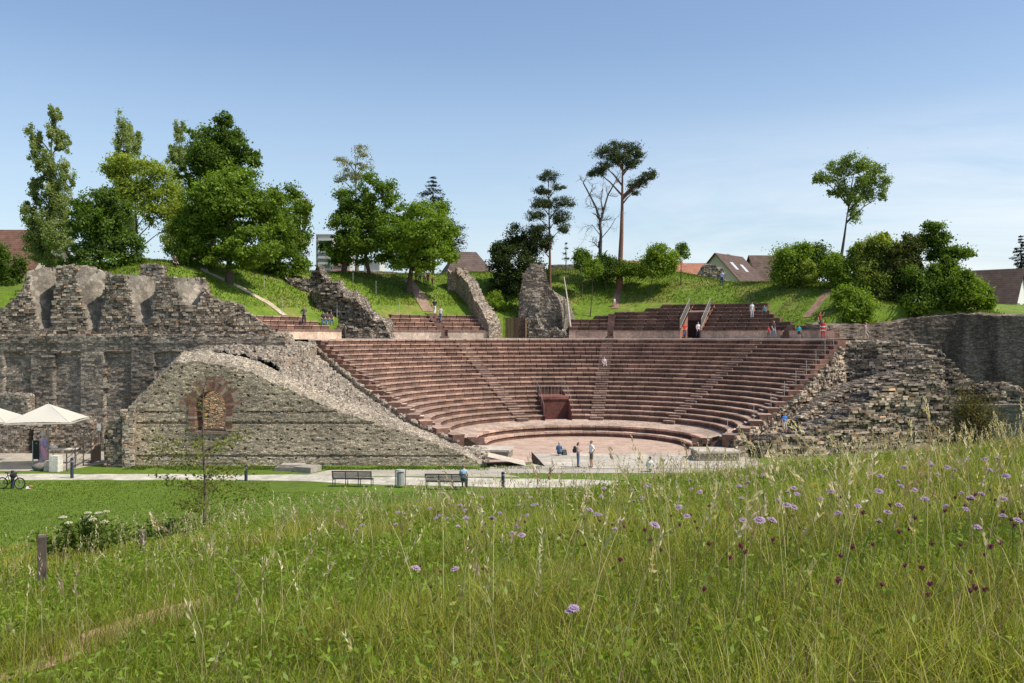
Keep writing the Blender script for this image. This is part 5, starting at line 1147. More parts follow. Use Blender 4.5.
def bank_ok(X, Y, Z):
    z, a = mound_h(X, Y); r, th = polar(X, Y); lim = 30.0 + np.where((th > 0) & (th < 42), 4.6, 0) + np.where((th > -43) & (th < -15), 3.9, 0) + np.where(th < -53, 3, 0)
    px = 512 + F * X / Y; py = HY + F * (EYE - z) / Y; bare = np.zeros_like(px, bool)
    for pix, wd in (([(621, 276), (618, 292), (615, 309)], 4.5), ([(408, 281), (416, 290), (422, 300), (428, 312)], 5), ([(838, 276), (836, 288), (822, 300), (806, 318)], 5)):
        pa = np.array(pix, float); xx = np.interp(py, pa[:, 1], pa[:, 0]); bare |= (np.abs(px - xx) < wd) & (py > pa[0, 1] - 2) & (py < pa[-1, 1] + 2)
    pa = np.array([(176, 257), (205, 272), (240, 288), (268, 303), (285, 316)], float); bare |= (np.abs(py - np.interp(px, pa[:, 0], pa[:, 1])) < 2.2) & (px > 170) & (px < 287)
    return a & (r > lim) & (r < 50) & ~bare
patch('bank_grass', 'long lush grass on the hill banks behind the seating', 210000, (-40, 48), (72, 118), lambda X, Y: mound_h(X, Y)[0], .08, .34, .03, .075, (.055, .11, .010), (.22, .28, .022), .33, bank_ok)

# ------------------------------------------------------------------ meadow flowers
def flower_proto(kind):
    st = MB(); bl = MB(); L = .6
    st.tube([(0, 0, -.6), (.02, 0, -.3), (0, 0, 0)], [.0016, .0015, .0013], 5, (.24, .29, .09), False)
    if kind == 'scabious':
        for ring, (m, r0, r1, h) in enumerate(((12, .008, .024, .0), (9, .003, .015, .006), (5, 0, .008, .009))):
            for k in range(m):
                a = k / m * 6.283 + ring * .3; c = np.array([.55, .40, .54]) * rng.uniform(.65, 1.25); e_ = np.array([math.cos(a), math.sin(a), 0]); s_ = np.array([-math.sin(a), math.cos(a), 0]); w = r1 * .33
                bl.add([e_ * r0 + (0, 0, h), e_ * (r0 + r1) / 2 - s_ * w + (0, 0, h + .003), e_ * r1 + (0, 0, h - .001), e_ * (r0 + r1) / 2 + s_ * w + (0, 0, h + .003)], [[0, 1, 2, 3]], c)
        bl.ball((0, 0, -.003), (.012, .012, .007), 8, 5, (.20, .20, .12))
    elif kind == 'clover':
        for k in range(46):
            d_ = unit(1)[0]; d_[2] = abs(d_[2]) if rng.random() < .8 else d_[2]; p = d_ * np.array([.011, .011, .013]); s_ = np.cross(d_, unit(1)[0]); s_ /= np.linalg.norm(s_)
            bl.add([p * .6, p - s_ * .003, p * 1.25, p + s_ * .003], [[0, 1, 2, 3]], np.array([.30, .075, .13]) * rng.uniform(.6, 1.4))
        bl.ball((0, 0, 0), (.008, .008, .010), 7, 5, (.22, .07, .09))
    elif kind == 'daisy':
        for k in range(16):
            a = k / 16 * 6.283; e_ = np.array([math.cos(a), math.sin(a), 0]); s_ = np.array([-math.sin(a), math.cos(a), 0])
            bl.add([e_ * .006, e_ * .016 - s_ * .0035, e_ * .025, e_ * .016 + s_ * .0035], [[0, 1, 2, 3]], (.78, .76, .70))
        bl.ball((0, 0, .001), (.007, .007, .004), 8, 5, (.60, .40, .04))
    else:
        for k in range(24):
            a = k / 24 * 6.283 * 3; r = .010 + .006 * (k % 3); e_ = np.array([math.cos(a), math.sin(a), 0]); s_ = np.array([-math.sin(a), math.cos(a), 0])
            bl.add([e_ * .002 + (0, 0, .003), e_ * r * .6 - s_ * .003, e_ * r + (0, 0, .002), e_ * r * .6 + s_ * .003], [[0, 1, 2, 3]], (.70, .36, .02))
        bl.ball((0, 0, 0), (.006, .006, .004), 7, 5, (.45, .28, .03))
    return st, bl
FLAB = {'scabious': ('scabious', 'lilac scabious flower on a thin stem standing in the meadow grass', 'lilac scabious flowers in the meadow'), 'clover': ('clover', 'crimson clover head low in the meadow grass', 'crimson clover heads in the meadow'),
        'daisy': ('ox_eye_daisy', 'white daisy with yellow centre in the right half of the meadow', None), 'hawk': ('hawkweed', 'single orange-yellow flower in the meadow below the stage', None)}
SC = [(416, 568), (455, 569), (512, 533), (516, 526), (522, 535), (570, 611), (574, 608), (743, 520), (716, 483), (700, 492), (788, 492), (794, 488), (797, 494), (763, 475), (728, 468), (712, 470), (741, 498), (787, 505), (845, 448), (865, 444), (884, 448), (906, 459), (936, 440), (979, 438), (1003, 445), (947, 467), (957, 461), (968, 459), (985, 459), (954, 470), (966, 509), (977, 527), (914, 490), (879, 491), (861, 440), (650, 485), (620, 521), (655, 525), (575, 492), (586, 497), (590, 510), (604, 488), (545, 488), (531, 497), (537, 504), (518, 505), (500, 513), (492, 518), (465, 510), (460, 505), (472, 490), (482, 497), (440, 515), (430, 508), (405, 514), (398, 512), (396, 524), (362, 525), (357, 530), (338, 511), (553, 478), (565, 484), (610, 478), (632, 490), (676, 470), (690, 480), (1018, 520), (990, 470), (825, 470), (805, 458)]
CV = [(500, 514), (516, 521), (525, 522), (468, 548), (485, 524), (600, 521), (612, 525), (624, 527), (584, 519), (645, 530), (650, 540), (661, 550), (585, 545), (691, 515), (695, 522), (697, 528), (680, 525), (709, 544), (740, 545), (745, 552), (730, 558), (841, 556), (899, 532), (955, 498), (968, 500), (975, 495), (995, 500), (1003, 512), (1014, 525), (1020, 514), (960, 545), (985, 590), (905, 566), (838, 580), (873, 545), (990, 490), (915, 518), (890, 505), (1008, 492), (620, 560), (560, 535), (575, 520), (985, 555), (1000, 543), (540, 540), (655, 512)]
SC += [(int(rng.uniform(380, 1022)), int(455 + 75 * rng.random() ** 1.3)) for _ in range(65)]; CV += [(int(rng.uniform(430, 1022)), int(rng.uniform(490, 600))) for _ in range(40)]
SC = [(x, y) for x, y in SC if y > 492 - (x - 500) * .085]
def place_flower(kind, px, py, stem, protos):
    lo = None
    for d in np.arange(3.6, 34, .05):
        p = at(px, py, d)
        if float(fg_h(p[0], p[1])) + stem >= p[2]: lo = p; break
    if lo is None: return
    nm, lab, grp = FLAB[kind]
    s_me, b_me = protos[int(rng.integers(len(protos)))]
    o = empty(nm, lo, rng.uniform(0, 6.28), lab, 'flower', grp); sc = rng.uniform(.75, 1.08) * (1 + max(0, lo[1] - 8) * .02); o.scale = (sc, sc, sc); o.rotation_euler = (rng.uniform(-.1, .5), rng.uniform(-.3, .3), rng.uniform(-.8, .8))
    for nm2, me, mt in (('stem', s_me, 0), ('bloom', b_me, 1)):
        c = bpy.data.objects.new(nm2, me); COL.objects.link(c); c.parent = o
def protos(kind, n):
    out = []
    for _ in range(n):
        st, bl = flower_proto(kind); a = st.build('stem', M['grass']); b_ = bl.build('bloom', M['petal']); out.append((a.data, b_.data)); bpy.data.objects.remove(a); bpy.data.objects.remove(b_)
    return out
ps = protos('scabious', 4); pc = protos('clover', 4)
for px, py in SC: place_flower('scabious', px, py, rng.uniform(.5, .72), ps)
for px, py in CV: place_flower('clover', px, py, rng.uniform(.38, .55), pc)
place_flower('daisy', 865, 501, .5, protos('daisy', 1)); place_flower('hawk', 814, 484, .55, protos('hawk', 1))

# ------------------------------------------------------------------ people
SKIN = (.52, .33, .24)
def person(label, loc, face, top, bottom, hair=(.06, .04, .03), H=1.72, pose='stand', shorts=False, sleeves=False, skirt=False, hat=None, seat_h=.44, shoe=(.08, .07, .06), group=None, fine=False, long_hair=False, band=None):
    """one continuous skinned body; face = heading in degrees (0 looks at the camera, 90 to the picture's right)"""
    k = H / 1.75; J = {}; E = []; RAD = {}; LAB = {}
    def j(n, p, r, parent=None, lab='top'):
        J[n] = Vector(p); RAD[n] = r; LAB[n] = lab
        if parent: E.append((parent, n))
    zp = .95; sit = pose == 'sit'
    if sit: zp = seat_h / k + .10
    fwd = -1      # local front is -Y
    ln = .06 if sit else (.03 if pose == 'walk' else 0)
    j('pelvis', (0, 0, zp), .135, None, 'bottom'); j('waist', (0, fwd * ln * .3, zp + .16), .12, 'pelvis'); j('chest', (0, fwd * ln, zp + .36), .145, 'waist'); j('upper', (0, fwd * ln * 1.2, zp + .48), .10, 'chest')
    j('neck', (0, fwd * (ln * 1.3 + .01), zp + .56), .052, 'upper', 'skin'); j('jaw', (0, fwd * (ln * 1.3 + .035), zp + .635), .068, 'neck', 'skin'); j('head', (0, fwd * (ln * 1.3 + .015), zp + .71), .092, 'jaw', 'skin'); j('crown', (0, fwd * (ln * 1.3 + .005), zp + .775), .07, 'head', 'skin')
    j('nose', (0, fwd * (ln * 1.3 + .125), zp + .685), .016, 'head', 'skin')
    for sg, sd in ((-1, 'L'), (1, 'R')):
        j('sho' + sd, (sg * .175, fwd * ln * 1.1, zp + .47), .062, 'upper')
        if pose == 'fold' or (pose == 'hold'): el, wr, hd = (sg * .25, fwd * .04, zp + .20), (sg * .06, fwd * .22, zp + .26), (sg * -.02, fwd * .235, zp + .29)
        elif sit: el, wr, hd = (sg * .24, fwd * .10, zp + .21), (sg * .15, fwd * .33, zp + .13), (sg * .12, fwd * .41, zp + .10)
        elif pose == 'walk': el, wr, hd = (sg * .24, sg * .10, zp + .20), (sg * .24, sg * .22 + fwd * .12, zp - .02), (sg * .235, sg * .24 + fwd * .17, zp - .10)
        elif pose == 'raise' and sg > 0: el, wr, hd = (.34, fwd * .08, zp + .42), (.36, fwd * .16, zp + .66), (.36, fwd * .18, zp + .74)
        elif pose == 'hips': el, wr, hd = (sg * .36, .06, zp + .24), (sg * .20, fwd * .04, zp + .06), (sg * .15, fwd * .09, zp + .03)
        else: el, wr, hd = (sg * .235, .02, zp + .20), (sg * .25, fwd * .05, zp - .04), (sg * .245, fwd * .08, zp - .12)
        j('elb' + sd, el, .046, 'sho' + sd, 'top'); j('wri' + sd, wr, .030, 'elb' + sd, 'top' if sleeves else 'skin'); j('han' + sd, hd, .034, 'wri' + sd, 'skin')
        if sit: hip, kn, an, to = (sg * .095, 0, zp - .03), (sg * .13, fwd * .44, zp - .01), (sg * .13, fwd * .40, .08), (sg * .14, fwd * .56, .035)
        elif pose == 'walk': hip, kn, an, to = (sg * .09, 0, zp - .06), (sg * .095, fwd * (.10 + sg * .14), .51), (sg * .095, -sg * .26 + .03, .09 if sg > 0 else .13), (sg * .11, -sg * .26 - .13, .035)
        else: hip, kn, an, to = (sg * .09, 0, zp - .06), (sg * .115, fwd * .02, .50), (sg * .12, .02, .08), (sg * .145, fwd * .13, .035)
        leg = 'skin' if shorts else 'bottom'
        j('hip' + sd, hip, .088, 'pelvis', 'bottom'); j('kne' + sd, kn, .068 if not shorts else .066, 'hip' + sd, 'bottom'); j('ank' + sd, an, .043, 'kne' + sd, leg); j('toe' + sd, to, .036, 'ank' + sd, 'shoe')
        if fine or H > 1.4:
            hp = J['han' + sd]; dr = (hp - J['wri' + sd]).normalized(); sdv = dr.cross(Vector((0, 0, 1)) if abs(dr.z) < .8 else Vector((0, 1, 0))).normalized(); pn = dr.cross(sdv)
            for f in range(4):
                off = (f - 1.5) * .019; Lf = (.072, .084, .078, .06)[f]
                j('f%d%s' % (f, sd), hp + dr * .045 + sdv * off, .010, 'han' + sd, 'skin'); j('g%d%s' % (f, sd), hp + dr * (.045 + Lf * .6) + sdv * off * 1.1 + pn * .018, .008, 'f%d%s' % (f, sd), 'skin')
            j('t' + sd, hp + dr * .012 + sdv * .045 + pn * .012, .010, 'han' + sd, 'skin')
    names = list(J); ix = {n: i for i, n in enumerate(names)}
    me = bpy.data.meshes.new('skel'); me.from_pydata([J[n] * k for n in names], [(ix[a], ix[b_]) for a, b_ in E], []); o = bpy.data.objects.new('skel', me); COL.objects.link(o)
    o.modifiers.new('s', 'SKIN'); 
    for n in names:
        sv = me.skin_vertices[0].data[ix[n]]; r = RAD[n] * k; r *= 1.12; sv.radius = (r, r)
        if n in ('chest', 'waist', 'pelvis', 'upper'): sv.radius = (r * 1.12, r * .86)
    me.skin_vertices[0].data[0].use_root = True
    sb = o.modifiers.new('b', 'SUBSURF'); sb.levels = 1; sb.render_levels = 1
    dg = bpy.context.evaluated_depsgraph_get(); nm = bpy.data.meshes.new_from_object(o.evaluated_get(dg)); bpy.data.objects.remove(o)
    seg = [(J[a] * k, J[b_] * k, LAB[b_], RAD[a] * k, RAD[b_] * k, a, b_) for a, b_ in E]
    cols = {'top': np.array(top), 'bottom': np.array(bottom), 'skin': np.array(SKIN), 'shoe': np.array(shoe)}
    cen = np.array([f.center for f in nm.polygons]); best = np.full(len(cen), 1e9); lab = np.zeros(len(cen), int); order = ['top', 'bottom', 'skin', 'shoe']
    for a, b_, lb, ra, rb, na, nb in seg:
        a_, d_ = np.array(a), np.array(b_ - a); t_ = np.clip(((cen - a_) @ d_) / (d_ @ d_ + 1e-9), 0, 1); ds = np.linalg.norm(cen - a_ - t_[:, None] * d_, axis=1) / (ra * (1 - t_) + rb * t_)
        if na == 'upper' and nb == 'neck': L_ = np.where(t_ < .45, 0, 2)
        elif nb.startswith('kne') and shorts: L_ = np.where(t_ < .8, 1, 2)
        elif nb.startswith('elb') and not sleeves: L_ = np.where(t_ < .7, 0, 2)
        elif nb == 'waist': L_ = np.where(t_ < .35, 1, 0)
        else: L_ = np.full(len(cen), order.index(lb))
        m_ = ds < best; best[m_] = ds[m_]; lab[m_] = L_[m_]
    cc = np.array([cols[order[i]] for i in lab])
    if band is not None: 
        zz = cen[:, 2] / k; cc[(lab <= 1) & (((zz > 1.10) & (zz < 1.24)) | ((zz > .74) & (zz < .86)))] = band
    tot = np.array([p.loop_total for p in nm.polygons]); ca = nm.color_attributes.new('Col', 'FLOAT_COLOR', 'CORNER'); lc = np.repeat(cc, tot, axis=0); ca.data.foreach_set('color', np.c_[lc, np.ones(len(lc))].astype(np.float32).ravel())
    nm.polygons.foreach_set('use_smooth', np.ones(len(tot), bool)); nm.materials.clear(); nm.materials.append(M['cloth']); nm.name = 'body'
    root = empty('person', loc, R(face), label, 'person', group)
    bo = bpy.data.objects.new('body', nm); COL.objects.link(bo); bo.parent = root
    hc = np.array(J['head'] * k); b = MB(); 
    # hair: open cap over the back and top of the skull
    nn, mm_ = 12, 7; v = []
    for i in range(mm_):
        th = i / (mm_ - 1) * (1.75 if not long_hair else 1.9)
        for q_ in range(nn):
            a = q_ / nn * 6.283; f_ = 1.0 - .45 * max(0, -math.sin(a)) * (i / (mm_ - 1)); t_ = th * f_
            dz = -.12 * max(0, math.sin(a)) * (i / (mm_ - 1)) if long_hair else 0
            v.append(hc + np.array([math.cos(a) * math.sin(t_) * .103, math.sin(a) * math.sin(t_) * .112 + .008, math.cos(t_) * .112 + .018 + dz]) * k)
    f = [[i * nn + q_, i * nn + (q_ + 1) % nn, (i + 1) * nn + (q_ + 1) % nn, (i + 1) * nn + q_] for i in range(mm_ - 1) for q_ in range(nn)]
    b.add(v, f, hair); b.build('hair', M['cloth'], root, smooth=True)
    if hat is not None:
        b = MB(); b.lathe([(.17 * k, .04 * k), (.11 * k, .055 * k), (.105 * k, .12 * k), (.05 * k, .15 * k), (0.001, .152 * k)], hc, 12, hat); b.build('hat', M['cloth'], root)
    if fine or H > 1.4:
        b = MB()
        for sg in (-1, 1): 
            e_ = MB(); e_.ball(hc + np.array([sg * .034, -.088, -.01]) * k, .012 * k, 6, 5, (.03, .025, .02)); e_.build('eye', M['cloth'], root)
        b.box(hc + np.array([0, -.094, -.062]) * k, (.045 * k, .012 * k, .012 * k), 0, (.32, .13, .11)); b.build('mouth', M['cloth'], root)
    if skirt:
        b = MB(); zt = (zp + .04) * k; b.lathe([(.14 * k, zt), (.19 * k, zt - .25 * k), (.25 * k, zt - .55 * k)], (0, 0, 0), 14, bottom); b.build('skirt', M['cloth'], root, smooth=True)
    return root
def ter(px, py_feet, d=None, z=8.64):
    if d is None: d = 88
    p = at(px, py_feet, d); return (p[0], p[1], z)
def on_ring(px, r, z):
    for d in np.arange(70, 110, .05):
        X = (px - 512) / F * d
        if math.hypot(X - CX, d - 70.5) >= r and d > 72: return (X, d, z)
def gd(px, py, z=0.02): x, y = gp(px, py, z); return (x, y, z)
person('woman with brown hair, arms folded, in pinkish top and jeans, standing on the stage paving', gd(578, 467.5), 75, (.40, .30, .30), (.06, .10, .17), (.09, .05, .03), 1.68, 'fold', long_hair=True, fine=True)
bp = empty('backpack', np.array(gd(578, 467.5)) + np.array([-.22, .03, 1.22]), R(75), 'dark backpack on the back of the woman with brown hair', 'backpack')
b = MB(); b.box((0, 0, 0), (.29, .17, .42), 0, (.05, .04, .045), .85); b.build('pack', M['cloth'], bp); b = MB(); b.box((0, .1, -.06), (.22, .06, .2), 0, (.07, .06, .06)); b.build('pocket', M['cloth'], bp)
person('man in white t-shirt and olive shorts facing the woman on the stage paving', gd(591.5, 467.5), -70, (.78, .77, .76), (.13, .12, .08), (.20, .13, .08), 1.8, 'hips', shorts=True, fine=True)
person('crouched person in dark clothes with blue sleeves sitting at the rear edge of the stage', gd(559, 455.5), 165, (.05, .13, .26), (.03, .03, .035), (.4, .36, .3), 1.65, 'sit', seat_h=.12)
o = empty('bag', gd(564.5, 455), .3, 'small dark grey bag on the floor beside the crouched person', 'bag'); b = MB(); b.box((0, 0, .2), (.36, .22, .4), 0, (.07, .09, .10), .7); b.build('pouch', M['cloth'], o); b = MB(); b.tube([(-.1, 0, .38), (-.06, 0, .47), (.06, 0, .47), (.1, 0, .38)], .014, 5, (.2, .18, .05)); b.build('strap', M['cloth'], o)
person('person with black hair in white shirt sitting on the stage apron, seen from behind', gd(650, 472), 170, (.75, .75, .74), (.30, .28, .26), (.015, .012, .012), 1.7, 'sit', seat_h=.10)
person('man in light blue shirt sitting on the right metal bench', (gd(463, 489)[0], gd(463, 489)[1] + .35, .0), 172, (.36, .52, .62), (.05, .06, .08), (.22, .14, .10), 1.76, 'sit', seat_h=.45)
person('person in bright blue top and pale shorts climbing on the right rubble ruins', (at(783, 431, 66.6)[0], 66.2, at(783, 433, 66.4)[2]), 20, (.05, .20, .62), (.55, .52, .48), (.08, .05, .03), 1.5, 'stand', shorts=True)
WK = 26.6
person('woman in bright red top and blue jeans on the terrace left of the upper entrance', on_ring(684.5, 27.2, 8.64), 20, (.68, .06, .03), (.07, .11, .22), (.12, .06, .03), 1.68, 'hips')
person('man in white shirt and navy trousers coming out of the upper entrance', on_ring(698, 28.0, 8.64), 10, (.75, .74, .74), (.04, .05, .10), (.20, .12, .08), 1.72, 'walk')
person('adult in dark top and grey-blue jeans walking on the terrace beside a child in red', on_ring(773.5, 26, 8.64), 15, (.06, .05, .055), (.16, .20, .27), (.18, .10, .06), 1.75, 'walk')
person('small child in red coat walking close beside the adult in dark top', on_ring(768.5, 26.3, 8.64), 15, (.55, .04, .06), (.10, .08, .10), (.2, .12, .07), 1.2, 'stand')
person('child in turquoise t-shirt and dark shorts alone on the terrace', on_ring(799, 26.4, 8.64), -30, (.02, .50, .60), (.03, .035, .05), (.07, .045, .03), 1.3, 'stand', shorts=True)
person('woman in red and white banded dress and red stockings on the terrace', on_ring(823, 25.8, 8.64), -15, (.55, .04, .04), (.55, .04, .04), (.35, .28, .2), 1.72, 'stand', band=(.78, .74, .72), sleeves=True)
person('person in dark red top behind the woman in the banded dress', (on_ring(820, 28.6, 0)[0], on_ring(820, 28.6, 0)[1], 9.52), 30, (.30, .05, .04), (.05, .04, .05), (.10, .04, .03), 1.7, 'raise')
person('person in pink-grey shirt and khaki trousers at the right end of the terrace', (at(865, 344, 81.2)[0], 81.2, 8.38), 60, (.42, .28, .30), (.36, .30, .22), (.16, .09, .06), 1.74, 'walk')
def on_row(px, i, back=.25): r = 28.45 + i * .74 + back; return on_ring(px, r, 9.52 + .42 * i)
person('person in white clothes standing on the upper seat rows right of the upper entrance', on_row(752, 3), 10, (.66, .70, .72), (.55, .58, .60), (.12, .08, .05), 1.66, 'stand')
person('child in teal top on the upper seat rows behind the person in white', on_row(764.5, 3), -20, (.10, .33, .38), (.06, .08, .09), (.3, .2, .1), 1.3, 'stand')
person('man in dark shirt and dark trousers standing by the left upper seat rows', on_row(304, 1), -10, (.13, .12, .12), (.04, .05, .08), (.2, .12, .08), 1.78, 'hips', shorts=False)
for px, c, cc in ((322.5, 'left of the three people in dark tops sitting on the left upper seat rows', (.06, .05, .06)), (326.5, 'middle of the three people in dark tops sitting on the left upper seat rows', (.10, .07, .08)), (330.5, 'right of the three people, dark top, sitting on the left upper seat rows', (.16, .07, .08))):
    person(c, (lambda q_: (q_[0], q_[1] + .2, q_[2] - .42))(on_row(px, 2, .0)), 25, cc, (.10, .17, .30), (.10, .06, .04), 1.7, 'sit', group='three seated visitors')
person('walker in black top and white trousers climbing the left upper seat rows', on_row(434.5, 4), 175, (.03, .03, .035), (.70, .69, .66), (.04, .03, .03), 1.74, 'walk')
person('walker in pale grey t-shirt and blue jeans behind the one in white trousers', on_row(440.5, 2), 170, (.55, .52, .52), (.12, .18, .28), (.15, .09, .06), 1.72, 'walk')
def hill(px, py, d):
    x, y = tp(px, py) if d is None else (at(px, py, d)[0], d); return (x, y, float(terrain(x, y)))
person('person in white t-shirt and dark trousers walking up the centre path on the bank', hill(618.5, 283, 108), 175, (.72, .70, .74), (.03, .03, .04), (.1, .06, .04), 1.7, 'walk')
person('small child in white beside the centre path below the walker', hill(614.5, 297, 104), 30, (.72, .70, .64), (.45, .42, .36), (.3, .2, .1), 1.0, 'stand')
person('person in light blue shirt and blue trousers by the rubble stub near the gabled house', hill(722, 285, 105), -40, (.58, .62, .75), (.05, .09, .20), (.15, .1, .07), 1.75, 'stand')
for i, (px, c, lab) in enumerate(((416, (.55, .12, .14), 'child in faded red, leftmost of the group under the spreading tree'), (420, (.72, .72, .74), 'child in white, second from the left in the group under the spreading tree'), (424.5, (.66, .68, .72), 'child in pale grey in the middle of the group under the spreading tree'), (428, (.62, .05, .05), 'child in bright red, fourth in the group under the spreading tree'), (432.5, (.62, .18, .14), 'smallest child in orange-red, rightmost of the group under the spreading tree'))):
    person(lab, hill(px, 281 + (i > 2) * 2, 106), 20 - 10 * i, c, (.08, .07, .10), (.1, .06, .04), (1.35, 1.4, 1.35, 1.4, 1.05)[i], 'stand', group='children under the spreading tree')
r_ = R0 + RUN * 11; a_ = R(9.5)
person('visitor in pale clothes sitting on the centre stairway of the seating', (CX + (r_ + .1) * math.sin(a_), float(cyr(r_)) + (r_ + .1) * math.cos(a_), Z0 + RISE * 10.6), 8, (.60, .56, .62), (.45, .40, .42), (.2, .13, .1), 1.68, 'sit', seat_h=.42)
person('person in dark clothes sitting in the grass beside the trail on the left hill', hill(174.5, 262, 84), 60, (.06, .035, .04), (.04, .03, .03), (.2, .05, .04), 1.7, 'sit', seat_h=.10)

# ------------------------------------------------------------------ furniture
def bench():
    o = empty('park_bench', (0, 0, 0), 0); c = (.055, .055, .05); sm_ = .028
    for x in (-1.15, -.38, .38, 1.15):
        b = MB(); b.tube([(x, -.25, 0), (x, -.25, .45), (x, -.33, .92)], sm_, 6, c); b.tube([(x, .25, 0), (x, .25, .43), (x, -.25, .43)], sm_, 6, c); b.build('leg', M['metal'], o)
    b = MB()
    for i in range(7): b.box((0, -.21 + i * .075, .455), (2.4, .05, .025), 0, c)
    for i in range(30): b.box((-1.16 + i * .08, .015, .452), (.02, .5, .012), 0, c)
    b.build('seat', M['metal'], o); b = MB()
    for i in range(6): b.box((0, -.27 - i * .012, .55 + i * .07), (2.4, .022, .045), 0, c)
    b.tube([(-1.2, -.335, .93), (1.2, -.335, .93)], .03, 6, c); b.build('backrest', M['metal'], o)
    return o
b1 = bench(); p = gd(353, 486.5, 0); b1.location = (p[0], p[1], .012); b1.rotation_euler = (0, 0, R(-4)); tag(b1, 'empty dark metal bench at the lawn edge left of the litter bin', 'bench', 'metal benches along the gravel')
b2 = copy_tree(b1); p = gd(446, 489.5, 0); b2.location = (p[0], p[1], .012); b2.rotation_euler = (0, 0, R(-3)); b2['label'] = 'dark metal bench with a man sitting at its right end'
o = empty('litter_bin', gd(400.5, 487), 0, 'grey metal litter bin between the two metal benches', 'bin')
b = MB(); b.lathe([(.20, .08), (.24, .1), (.25, .85), (.22, .85), (.2, .3)], (0, 0, 0), 14, (.36, .36, .34)); b.build('drum', M['metal'], o); b = MB(); b.tube([(-.3, 0, 0), (-.3, 0, .98), (.3, 0, .98), (.3, 0, 0)], .03, 6, (.16, .16, .16)); b.build('frame', M['metal'], o); b = MB(); b.lathe([(.29, .95), (.28, 1.02), (.001, 1.06)], (0, 0, 0), 14, (.42, .41, .40)); b.build('lid', M['metal'], o)
def bollard(px, py, lab, h=.95):
    o = empty('bollard', gd(px, py), 0, lab, 'bollard', 'dark bollards by the path'); b = MB(); b.lathe([(.001, 0), (.10, 0), (.095, h), (.07, h + .03), (.001, h + .035)], (0, 0, 0), 12, (.035, .045, .075)); b.build('post', M['vc'], o, smooth=False)
    b = MB(); b.lathe([(.098, h * .80), (.102, h * .80), (.102, h * .88), (.096, h * .88)], (0, 0, 0), 12, (.25, .26, .28)); b.build('ring', M['metal'], o)
bollard(72, 478, 'dark blue bollard on the path in front of the ramp', 1.25); bollard(246, 480.5, 'dark bollard by the path below the gable wall'); bollard(12.5, 488, 'dark bollard with the bicycle leaning on it', 1.0); bollard(503, 488.5, 'dark bollard at the right end of the gravel', .95)
# bicycle
bk = empty('bicycle', gd(11, 489), R(-6), 'black mountain bike parked against a bollard at the left edge of the lawn', 'bicycle')
kb = (.03, .03, .035)
for x in (-.53, .55):
    w_ = empty('wheel', (x, 0, .34)); w_.parent = bk; ring = lambda r, n=22: [(r * math.cos(a), 0, r * math.sin(a)) for a in np.linspace(0, 2 * math.pi, n)]
    b = MB(); b.tube(ring(.32), .03, 6, (.02, .02, .02), False); b.build('tyre', M['vc'], w_); b = MB(); b.tube(ring(.285), .012, 5, (.25, .25, .26), False)
    for a in np.linspace(0, math.pi, 8, endpoint=False): b.tube([(.285 * math.cos(a), 0, .285 * math.sin(a)), (-.285 * math.cos(a), 0, -.285 * math.sin(a))], .003, 4, (.4, .4, .4))
    b.build('rim', M['metal'], w_)
b = MB(); hd, sp_, bb = (.36, 0, .82), (-.20, 0, .80), (-.05, 0, .32)
for p, q_ in ((hd, sp_), (hd, bb), (sp_, bb), (bb, (-.53, 0, .34)), (sp_, (-.53, 0, .34)), (hd, (.55, 0, .34)), (hd, (.33, 0, .95)), (sp_, (-.23, 0, .93))): b.tube([p, q_], .02, 6, kb)
b.build('frame', M['vc'], bk); b = MB(); b.tube([(.30, -.31, 1.0), (.34, -.1, .97), (.34, .1, .97), (.30, .31, 1.0)], .016, 6, kb); b.build('handlebar', M['vc'], bk); b = MB(); b.box((-.24, 0, .95), (.26, .13, .05), 0, kb, .7); b.build('saddle', M['vc'], bk)
b = MB(); b.tube([(-.05, .06, .32), (.05, .12, .22)], .014, 5, kb); b.lathe([(.09, -.005), (.09, .005)], (-.05, 0, .32), 12, (.2, .2, .2)); b.build('crank', M['metal'], bk)
o = empty('backpack', np.array(gd(14, 480)) + np.array([0, 0, .85]), 0, 'small dark bag hanging on the bicycle handlebar', 'bag'); o.location = np.array(bk.location) + np.array([.16, -.05, .80]); b = MB(); b.ball((0, 0, 0), (.22, .14, .16), 10, 7, (.04, .03, .035)); b.build('pouch', M['cloth'], o); o.name = 'handlebar_bag'
o = empty('litter', gd(28.5, 488.5), .4, 'small crumpled white and red shoe-like litter on the lawn by the bicycle', 'litter'); b = MB(); b.box((0, 0, .06), (.3, .2, .12), 0, (.7, .68, .62), .7); b.ball((.12, -.05, .12), (.12, .09, .08), 7, 5, (.45, .18, .12)); b.build('heap', M['cloth'], o)
